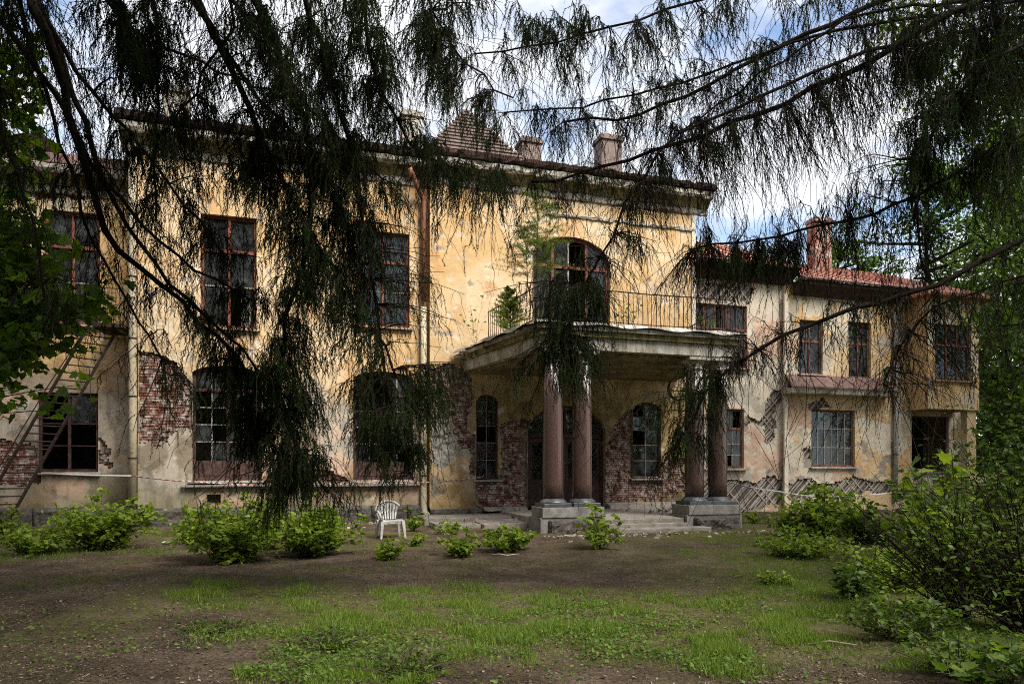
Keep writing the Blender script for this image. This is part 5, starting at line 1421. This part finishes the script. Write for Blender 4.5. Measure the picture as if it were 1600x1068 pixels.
CLUMPS = [  # x0, y0, x1, y1, twigs: the clearly outlined dark sprays
    (178, 0, 240, 150, 230), (840, 430, 950, 590, 260), (820, 500, 960, 640, 150), (1035, 560, 1125, 740, 190), (1085, 385, 1260, 440, 170), (676, 560, 735, 660, 90),
    (350, 560, 480, 740, 420), (545, 590, 690, 730, 360), (400, 700, 520, 790, 160), (430, 40, 560, 330, 360), (560, 0, 700, 160, 220), (800, 0, 930, 50, 110),
    (660, 210, 800, 320, 170), (1400, 40, 1600, 260, 380), (480, 330, 560, 520, 260), (380, 780, 430, 830, 30), (1180, 380, 1260, 430, 60), (1480, 560, 1600, 600, 10)]
TREES = {
    'left': dict(trunk=(-8.4, 9.2), h=25, label='dark spruce at the left edge drooping long branches across the mansion', limbs=[
        ([(56, 8), (84, 65), (101, 135), (124, 225), (146, 315), (168, 382), (210, 412), (255, 457), (318, 502), (380, 560), (420, 640)], 6.4, 8.6, 6.2, .075),
        ([(6, 28), (36, 81), (67, 126), (93, 168), (112, 197), (150, 262), (200, 330), (262, 390), (330, 440), (400, 470)], 6.3, 8.4, 6.4, .05),
        ([(73, 17), (93, 70), (124, 112), (146, 149), (185, 190), (240, 260), (300, 330), (350, 400)], 6.6, 8.0, 6.8, .045),
        ([(60, -10), (101, 89), (140, 220), (178, 333), (250, 428), (369, 532), (450, 620)], 6.8, 8.6, 6.6, .05),
        ([(30, -10), (60, 120), (110, 260), (140, 380), (200, 470), (250, 560)], 6.6, 7.6, 6.4, .035),
        ([(-20, 110), (20, 260), (55, 350), (70, 430), (72, 520)], 5.8, 6.4, 5.0, .03)]),
    'middle': dict(trunk=(-3.4, 1.2), h=22, label='overhanging spruce above the camera with the heaviest curtain of twigs', limbs=[
        ([(157, 0), (197, 42), (247, 76), (298, 98), (351, 112), (420, 140)], 6.0, 7.5, 7.6, .035),
        ([(376, 0), (345, 81), (303, 146), (262, 200), (242, 230)], 6.6, 7.2, 7.8, .03),
        ([(295, 0), (323, 36), (351, 84), (382, 135), (400, 190), (430, 280), (480, 360), (540, 440), (600, 540), (650, 640)], 6.4, 8.2, 7.4, .05),
        ([(247, -20), (247, 155), (241, 253), (246, 340)], 6.7, 7.0, 8.2, .035),
        ([(395, -10), (417, 34), (442, 93), (456, 157), (479, 202), (500, 300), (480, 400), (440, 520), (430, 620), (460, 700), (510, 770)], 6.4, 8.4, 7.6, .06),
        ([(380, 40), (434, 101), (453, 132), (520, 210), (600, 280)], 6.4, 7.4, 7.2, .035),
        ([(660, -20), (672, 10), (695, 56), (723, 98), (751, 121), (800, 150)], 7.0, 7.8, 7.6, .025),
        ([(300, -10), (369, 119), (417, 172), (476, 226), (530, 300), (560, 420)], 6.6, 8.0, 7.8, .045),
        ([(560, -20), (580, 80), (600, 160), (640, 230), (700, 262), (770, 280)], 6.9, 8.2, 8.0, .04),
        ([(470, -20), (520, 120), (560, 260), (570, 380), (590, 500), (610, 640), (640, 740)], 7.2, 8.6, 8.2, .045)]),
    'right': dict(trunk=(12.0, 8.6), h=20, label='large spruce beyond the right edge reaching bare limbs towards the bay', limbs=[
        ([(1110, -10), (1040, 20), (990, 35), (920, 50), (860, 68), (800, 76), (745, 84)], 7.6, 8.4, 8.6, .028),
        ([(1400, -10), (1290, 40), (1200, 75), (1130, 115), (1080, 150), (1010, 172), (960, 190), (885, 192)], 8.0, 8.6, 8.2, .055),
        ([(1230, 60), (1110, 122), (1060, 130), (960, 162), (900, 170), (850, 165), (795, 174)], 8.0, 8.8, 7.8, .026),
        ([(1525, -10), (1450, 35), (1400, 75), (1320, 115), (1260, 145), (1200, 170), (1150, 193), (1080, 215), (1000, 243), (930, 270), (830, 286)], 7.6, 8.8, 7.6, .062),
        ([(1340, 20), (1200, 100), (1130, 160), (1060, 205)], 7.8, 8.4, 7.8, .03),
        ([(1640, 340), (1540, 410), (1480, 440), (1400, 470), (1300, 485), (1250, 510), (1190, 540), (1130, 580), (1095, 610), (1075, 680)], 7.4, 8.6, 4.9, .062),
        ([(1620, 190), (1560, 225), (1500, 270), (1440, 305), (1380, 330), (1270, 360), (1180, 376), (1085, 388)], 7.6, 8.8, 6.0, .04),
        ([(1300, 95), (1150, 170), (1040, 215), (1003, 250), (985, 320), (950, 385), (905, 450), (880, 520)], 7.8, 8.4, 7.9, .034),
        ([(1600, 60), (1500, 120), (1450, 220), (1430, 330), (1440, 420)], 7.4, 8.2, 6.8, .04),
        ([(1640, 420), (1560, 440), (1480, 470), (1420, 500), (1380, 600)], 7.6, 8.2, 4.8, .03)])}

LIMB_PTS = []; BR = []
for key, T in TREES.items():
    tx, ty = T['trunk']; t = empty('spruce_tree', (tx, ty, -.1), 0, label=T['label'], category='spruce', group='spruces framing the view'); T['obj'] = t
    o3 = np.array([tx, ty, -.1])
    hh = T['h']; zz = np.linspace(0, 1, 9)
    pth = np.stack([.15 * np.sin(zz * 4 + tx), .12 * np.cos(zz * 5), zz * hh], -1); pth[:, :2] -= pth[0, :2]
    B().tube(pth, (.30 * (1 - zz) + .03) * (1 + .25 * (zz < .05)), 12).obj('trunk', M['bark'], t)
    T['br'] = []
    for (pxs, y0, y1, za, rad) in T['limbs']:
        path = limb_from(pxs, y0, y1, (tx, ty, za + (2.8 if key == 'left' else 0))); n = len(path)
        w_ = rng.normal(0, .02, path.shape); w_[0] = 0; path = path + w_
        rr = rad * (1 - .82 * np.linspace(0, 1, n)) + .004
        b = B().tube(path - o3, rr, 8).obj('branch', M['bark'], t, True)
        T['br'].append((b, path))
        bi = len(BR); BR.append(dict(o=b, key=key, off=o3, tw=[], mb=B(), bare=[]))
        for i, p in enumerate(path): LIMB_PTS.append((*p, bi, i / n))
LPA = np.array(LIMB_PTS)
LPX = CX + F * LPA[:, 0] / np.maximum(LPA[:, 1], .5); LPY = HY - F * (LPA[:, 2] - CAMZ) / np.maximum(LPA[:, 1], .5)
ok_l = LPA[:, 1] > 4.5

def bough(px, py, ntw, needle, reach=1.0):
    """a thin side branch from the nearest limb out to a photo point, hung with twigs"""
    dx = LPX - px; dy = LPY - py
    cost = np.hypot(dx, dy * .9) + np.where(dy > 0, dy * 1.1, 0) + np.where(ok_l, 0, 1e5) + rng.random(len(dx)) * 28
    i = int(np.argmin(cost)); a = LPA[i, :3]; bi = int(LPA[i, 3])
    Y = float(np.clip(a[1] + rng.normal(0, .5), 5.6, 9.6)); e = P(px, py, Y)
    L_ = np.linalg.norm(e - a)
    mid = (a + e) / 2 + np.array([rng.normal(0, .06 * L_), rng.normal(0, .1 * L_), .10 * L_])
    tt = np.linspace(0, 1, 7)[:, None]; path = (1 - tt) ** 2 * a + 2 * tt * (1 - tt) * mid + tt ** 2 * e
    path[1:] += rng.normal(0, .012, (6, 3))
    r0 = min(.012, .004 + L_ * .004)
    BR[bi]['mb'].tube(path - BR[bi]['off'], np.linspace(r0, .0025, 7), 4, False)
    hd = (e - a); hd[2] = 0; hd /= np.linalg.norm(hd) + 1e-6
    for k in range(ntw):
        f = rng.uniform(.25, 1.0) if L_ < 1.2 else rng.uniform(.55, 1.0); x = f * 6; j = int(min(x, 5)); p = path[j] + (path[j + 1] - path[j]) * (x - j)
        v = hd * rng.uniform(-.1, .45) + rng.normal(0, .22, 3); v[2] = abs(v[2]) * .3
        BR[bi]['tw'].append((*p, rng.uniform(.16, .52), *v, needle))

for j, row in enumerate(GRID):
    for i, v in enumerate(row):
        n_b = int(round(v * 2.6 + (v >= 7) * 4 + (v >= 9) * 8))
        for k in range(n_b):
            bough(i * 100 + rng.uniform(0, 100), j * 100 + rng.uniform(-15, 85), 10, .86 if v > 3 else .62)
for (x0, y0, x1, y1, nt_) in CLUMPS:
    for k in range(max(1, nt_ // 8)):
        bough(rng.uniform(x0, x1), rng.uniform(y0, y1 - 20), 14, 1.0)
# bare twigs hanging from every limb
for bi, br in enumerate(BR):
    idx = np.nonzero((LPA[:, 3] == bi) & ok_l)[0]
    for i in idx:
        rt = br['key'] == 'right'
        for k in range(8 if rt else 5):
            p = LPA[i, :3] + rng.normal(0, .03, 3); v = rng.normal(0, .45, 3); v[2] = abs(v[2]) * .2
            br['tw'].append((*p, rng.uniform(.3, 1.7) if rt else rng.uniform(.25, 1.1), *v, .10 if rt else .28))
# extra bare, crossing twigs where the photo shows them against the bay and the right sky
for (x0, y0, x1, y1, n_) in ((940, 280, 1100, 480, 90), (1090, 120, 1400, 400, 210), (1090, 480, 1260, 620, 55), (960, 60, 1120, 260, 60), (1250, 380, 1420, 470, 30), (100, 60, 330, 330, 40), (1380, 480, 1560, 640, 34), (660, 320, 800, 520, 16), (880, 150, 1180, 330, 40), (560, 340, 700, 560, 30), (200, 330, 420, 560, 40), (20, 240, 180, 330, 20)):
    for k in range(n_): bough(rng.uniform(x0, x1), rng.uniform(y0, y1), 6, .06)
tot = 0
for br in BR:
    if not br['tw']: continue
    A = np.array(br['tw']); off = br['off']
    SV, SQ, NV, NF = hang_twigs(A[:, :3], A[:, 3], A[:, 4:7], A[:, 7])
    mb = br['mb']; mb.add(SV - off, SQ); mb.obj('twig', M['twig'], br['o'])
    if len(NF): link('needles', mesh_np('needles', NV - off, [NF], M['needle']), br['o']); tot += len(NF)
print('needles', tot, 'twigs', sum(len(b['tw']) for b in BR))

# upper crowns of the spruces: tiers of drooping boughs above the frame
def upper_crown(T, z0, z1, r0, nt_=26, per=9):
    t = T['obj']; NP = []; ND = []; mb = B()
    for k in range(nt_):
        f = k / (nt_ - 1); z = z0 + (z1 - z0) * f; r = r0 * (1 - f) ** .8 + .5
        for q in range(per):
            az = rng.uniform(0, 6.283); l = r * rng.uniform(.7, 1.05); e = np.array([math.cos(az) * l, math.sin(az) * l, z - .18 * l]); a = np.array([0, 0, z])
            if e[1] + T['trunk'][1] > 1.0:
                # keep it above the top edge of the picture
                top = CAMZ + (e[1] + T['trunk'][1]) * HY / F + .6
                lift = max(0, top - (e[2] - .6)); e[2] += lift; a[2] += lift * .8
                if a[2] > T['h'] - .3: continue
            mb.tube([a, (a + e) / 2 + np.array([0, 0, .12 * l]), e], [.035, .022, .006], 4, False)
            n = int(34 * l); s_ = rng.random(n) ** .7; c = a + (e - a) * s_[:, None] + np.stack([rng.normal(0, .22, n), rng.normal(0, .22, n), .12 * l * 4 * s_ * (1 - s_) * .5], -1)
            d = np.tile((e - a) / l * .4 + np.array([0, 0, -1.0]), (n, 1)) + rng.normal(0, .35, (n, 3)); NP.append(c); ND.append(d)
    mb.obj('upper_branch', M['bark'], t)
    NP, ND = np.concatenate(NP), np.concatenate(ND)
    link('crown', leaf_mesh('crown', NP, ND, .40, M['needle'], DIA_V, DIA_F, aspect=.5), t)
upper_crown(TREES['left'], 8.0, 24.0, 5.8, 34, 12); upper_crown(TREES['middle'], 7.0, 21.5, 5.0, 26, 9); upper_crown(TREES['right'], 8.5, 19.5, 3.2, 18, 6)

# ================================================================== MAPLE AT THE LEFT EDGE
def left_maple():
    tx, ty = -7.9, 8.2; t = empty('maple_tree', (tx, ty, -.1), 0, label='maple at the left edge with broad leaves over the left wing', category='tree')
    o3 = np.array([tx, ty, -.1]); mb = B(); tr = B().tube([(0, 0, 0), (.1, 0, 2), (0, .1, 4.2), (.1, 0, 7.5)], [.17, .14, .10, .03], 10).obj('trunk', M['bark'], t, True)
    LP = []; LD = []
    spots = [(0, 60, 70, 240, 26, 8), (0, 240, 60, 340, 8, 8), (0, 320, 95, 560, 58, 9), (60, 430, 150, 530, 16, 9), (120, 455, 185, 490, 6, 8), (100, 590, 150, 650, 2, 6), (0, 600, 30, 640, 3, 6), (0, 470, 70, 580, 26, 9)]
    for (x0, y0, x1, y1, nb_, nl_) in spots:
        for k in range(nb_):
            px, py = rng.uniform(x0, x1), rng.uniform(y0, y1); e = P(px, py, rng.uniform(6.6, 8.2)); a = o3 + np.array([.05, 0, np.clip(e[2] + rng.uniform(-.8, .2), 1.0, 7.3)])
            m_ = (a + e) / 2 + np.array([0, 0, .25]); tt = np.linspace(0, 1, 8)[:, None]; path = (1 - tt) ** 2 * a + 2 * tt * (1 - tt) * m_ + tt ** 2 * e
            mb.tube(path - o3, np.linspace(.016, .003, 8), 4, False)
            for q in range(nl_ * 3):
                f = rng.uniform(.62, 1.03); x = min(f, .999) * 7; j = int(x); p = path[j] + (path[j + 1] - path[j]) * (x - j) + rng.normal(0, .10, 3)
                LP.append(p - o3); d = rng.normal(0, 1, 3); d[2] = -abs(d[2]) * .5 - .1; LD.append(d)
    mb.obj('branch', M['bark'], t)
    link('crown', leaf_mesh('crown', np.array(LP), np.array(LD), .108, M['maple'], MAPLE_V, MAPLE_F, .4), t)
left_maple()

# ================================================================== GRASS, LITTER, SMALL THINGS
def scatter_ground():
    n = 560000; py = HY + 68 + (1075 - HY - 68) * rng.random(n) ** .85; px = rng.uniform(-40, 1640, n)
    Y = CAMZ * F / (py - HY); X = (px - CX) / F * Y
    d = grass_density(X, Y); tuft = fbm(X * 2.2 + 3, Y * 2.2, 3); keep = rng.random(n) < d * np.clip(sstep(.42, .66, tuft) * 1.15, 0.10, 1) * .75
    loc = W(0, D_BB, 0); front = (NX * X + NY * Y + DIST) > .5; keep &= front
    X, Y = X[keep], Y[keep]; tf = tuft[keep]
    pos = np.stack([X, Y, gz(X, Y) - .005], -1); m_ = len(X); dirs = rng.normal(0, .38, (m_, 3)); dirs[:, 2] = 1
    hgt = (.025 + .10 * sstep(.45, .75, tf) * rng.random(m_) + .03 * rng.random(m_)); fr = frames(dirs, rng.uniform(0, 6.28, m_))
    V, Fa = scatter(BLADE_V, BLADE_F, pos, fr, np.stack([np.full(m_, .0055) * (.7 + .6 * rng.random(m_)), hgt, hgt], -1))
    link('grass', mesh_np('grass', V, [Fa], M['grass']), label='thin patchy grass on the brown soil', category='grass', kind='stuff')
    # low broad-leaved weeds
    n = 60000; py = HY + 72 + (1070 - HY - 72) * rng.random(n); px = rng.uniform(-40, 1640, n); Y = CAMZ * F / (py - HY); X = (px - CX) / F * Y
    wd = fbm(X * 1.1 + 30, Y * 1.1 + 12, 4); nearw = sstep(900, 850, py) * (sstep(700, 500, px) + sstep(1080, 1180, px)) * .35
    keep = (rng.random(n) < .9 * sstep(.46, .62, wd) * (0.17 + .8 * grass_density(X, Y) + nearw)) & ((NX * X + NY * Y + DIST) > .6)
    X, Y = X[keep], Y[keep]; m_ = len(X); pos = np.stack([X, Y, gz(X, Y) + .01 + .05 * rng.random(m_)], -1); dirs = rdir(m_); dirs[:, 2] = np.abs(dirs[:, 2]) * .5
    link('weeds', leaf_mesh('weeds', pos, dirs, .034, M['weed']), label='low leafy weeds scattered through the grass', category='weeds', kind='stuff')
    # dry litter
    n = 150000; py = HY + 70 + (1072 - HY - 70) * rng.random(n); px = rng.uniform(-40, 1640, n); Y = CAMZ * F / (py - HY); X = (px - CX) / F * Y
    keep = ((NX * X + NY * Y + DIST) > .4) & (rng.random(n) < .35 + .65 * sstep(.4, .6, fbm(X * .9, Y * .9 + 60, 3)))
    X, Y = X[keep], Y[keep]; m_ = len(X); pos = np.stack([X, Y, gz(X, Y) + .008], -1); dirs = rng.normal(0, 1, (m_, 3)); dirs[:, 2] *= .22
    asp = rng.choice([.12, .5, 1.0], m_); sz = .008 + .034 * rng.random(m_) ** 3
    V, Fa = scatter(DIA_V, DIA_F, pos, frames(dirs, rng.normal(0, .5, m_)), np.stack([sz * asp, sz, sz], -1))
    link('litter', mesh_np('litter', V, [Fa], M['litter']), label='dry leaves, twigs and crumbs strewn over the soil', category='litter', kind='stuff')
scatter_ground()
def rubble():
    n = 900; s_ = rng.uniform(sLW0 + 9, sEND, n); d_ = np.where(s_ < sLB0, D_LW, np.where(s_ < sBB0, D_LB, np.where(s_ < S(760, D_BB), D_BB, np.where(s_ < sBB1 + .6, 5.6, D_R1)))) + .15 + rng.exponential(.35, n)
    pos = np.array([W(a, b, 0) for a, b in zip(s_, d_)]); pos[:, 2] = gz(pos[:, 0], pos[:, 1]) + .01
    cv = np.array([(-1, -1, -.6), (1, -1, -.6), (1, 1, -.6), (-1, 1, -.6), (-.8, -.7, .6), (.7, -.8, .5), (.8, .7, .6), (-.6, .8, .4)])
    cf = np.array([(0, 3, 2, 1), (4, 5, 6, 7), (0, 1, 5, 4), (1, 2, 6, 5), (2, 3, 7, 6), (3, 0, 4, 7)])
    sz = .012 + .05 * rng.random(n) ** 3
    V, Fa = scatter(cv, cf, pos, frames(rng.normal(0, 1, (n, 3)) * np.array([1, 1, .3])), np.stack([sz * rng.uniform(.6, 1.4, n), sz, sz * rng.uniform(.4, 1, n)], -1))
    link('rubble', mesh_np('rubble', V, [Fa], M['rubble']), label='crumbs of plaster and brick along the wall foot', category='rubble', kind='stuff')
M['rubble'] = leafmat('plaster crumbs', (.10, .05, .035), (.22, .18, .14), (.36, .33, .28), 0.0, .95, .1)
rubble()
# a few single things lying about
def stick(p0, pts, r, label, mt):
    o = B().tube(np.array(pts), r, 6).obj('fallen_stick', M[mt], label=label, category='stick', group='sticks on the ground', smooth=True); o.location = p0
M['pale_wood'] = simple('barkless pale stick', (.30, .25, .19), (.5, .44, .36), 9, .8, .2, 30)
g = G(788, 866); g[2] = float(gz(g[0], g[1])) + .02; stick(g, [(-.25, .05, 0), (-.1, -.02, .02), (.05, -.05, .0), (.28, .02, .02)], [.008, .013, .013, .006], 'pale forked stick lying before the left pedestal shrub', 'pale_wood')
g = G(720, 970); g[2] = float(gz(g[0], g[1])) + .015; stick(g, [(-.1, 0, 0), (0, .02, .01), (.12, 0, 0)], [.012, .014, .01], 'short dark stick on the lawn centre', 'bark')
g = G(1300, 1005); g[2] = float(gz(g[0], g[1])) + .015; stick(g, [(-.22, .02, 0), (0, .05, .02), (.2, -.05, .01)], [.006, .010, .005], 'thin brown stick near the lower right weeds', 'timber')
g = G(262, 848); g[2] = float(gz(g[0], g[1])) + .02
Xg, Yg = np.meshgrid(np.linspace(-.1, .1, 7), np.linspace(-.07, .07, 6), indexing='ij'); idx = np.arange(42).reshape(7, 6)
M['paper'] = simple('crumpled white paper', (.5, .5, .5), (.72, .71, .7), 8, .9, .2, 20)
o = MB().add(np.stack([Xg, Yg, .05 * fbm(Xg * 20 + 5, Yg * 20 + 5, 2)], -1).reshape(-1, 3), [(idx[i, j], idx[i + 1, j], idx[i + 1, j + 1], idx[i, j + 1]) for i in range(6) for j in range(5)]).obj('paper_scrap', M['paper'], label='crumpled white paper scrap on the soil between the left shrubs', category='paper')
o.location = g; so = o.modifiers.new('s', 'SOLIDIFY'); so.thickness = .002
print('tris', sum(len(o.data.loop_triangles) if o.data.loop_triangles else len(o.data.polygons) for o in bpy.data.objects if o.type == 'MESH'))
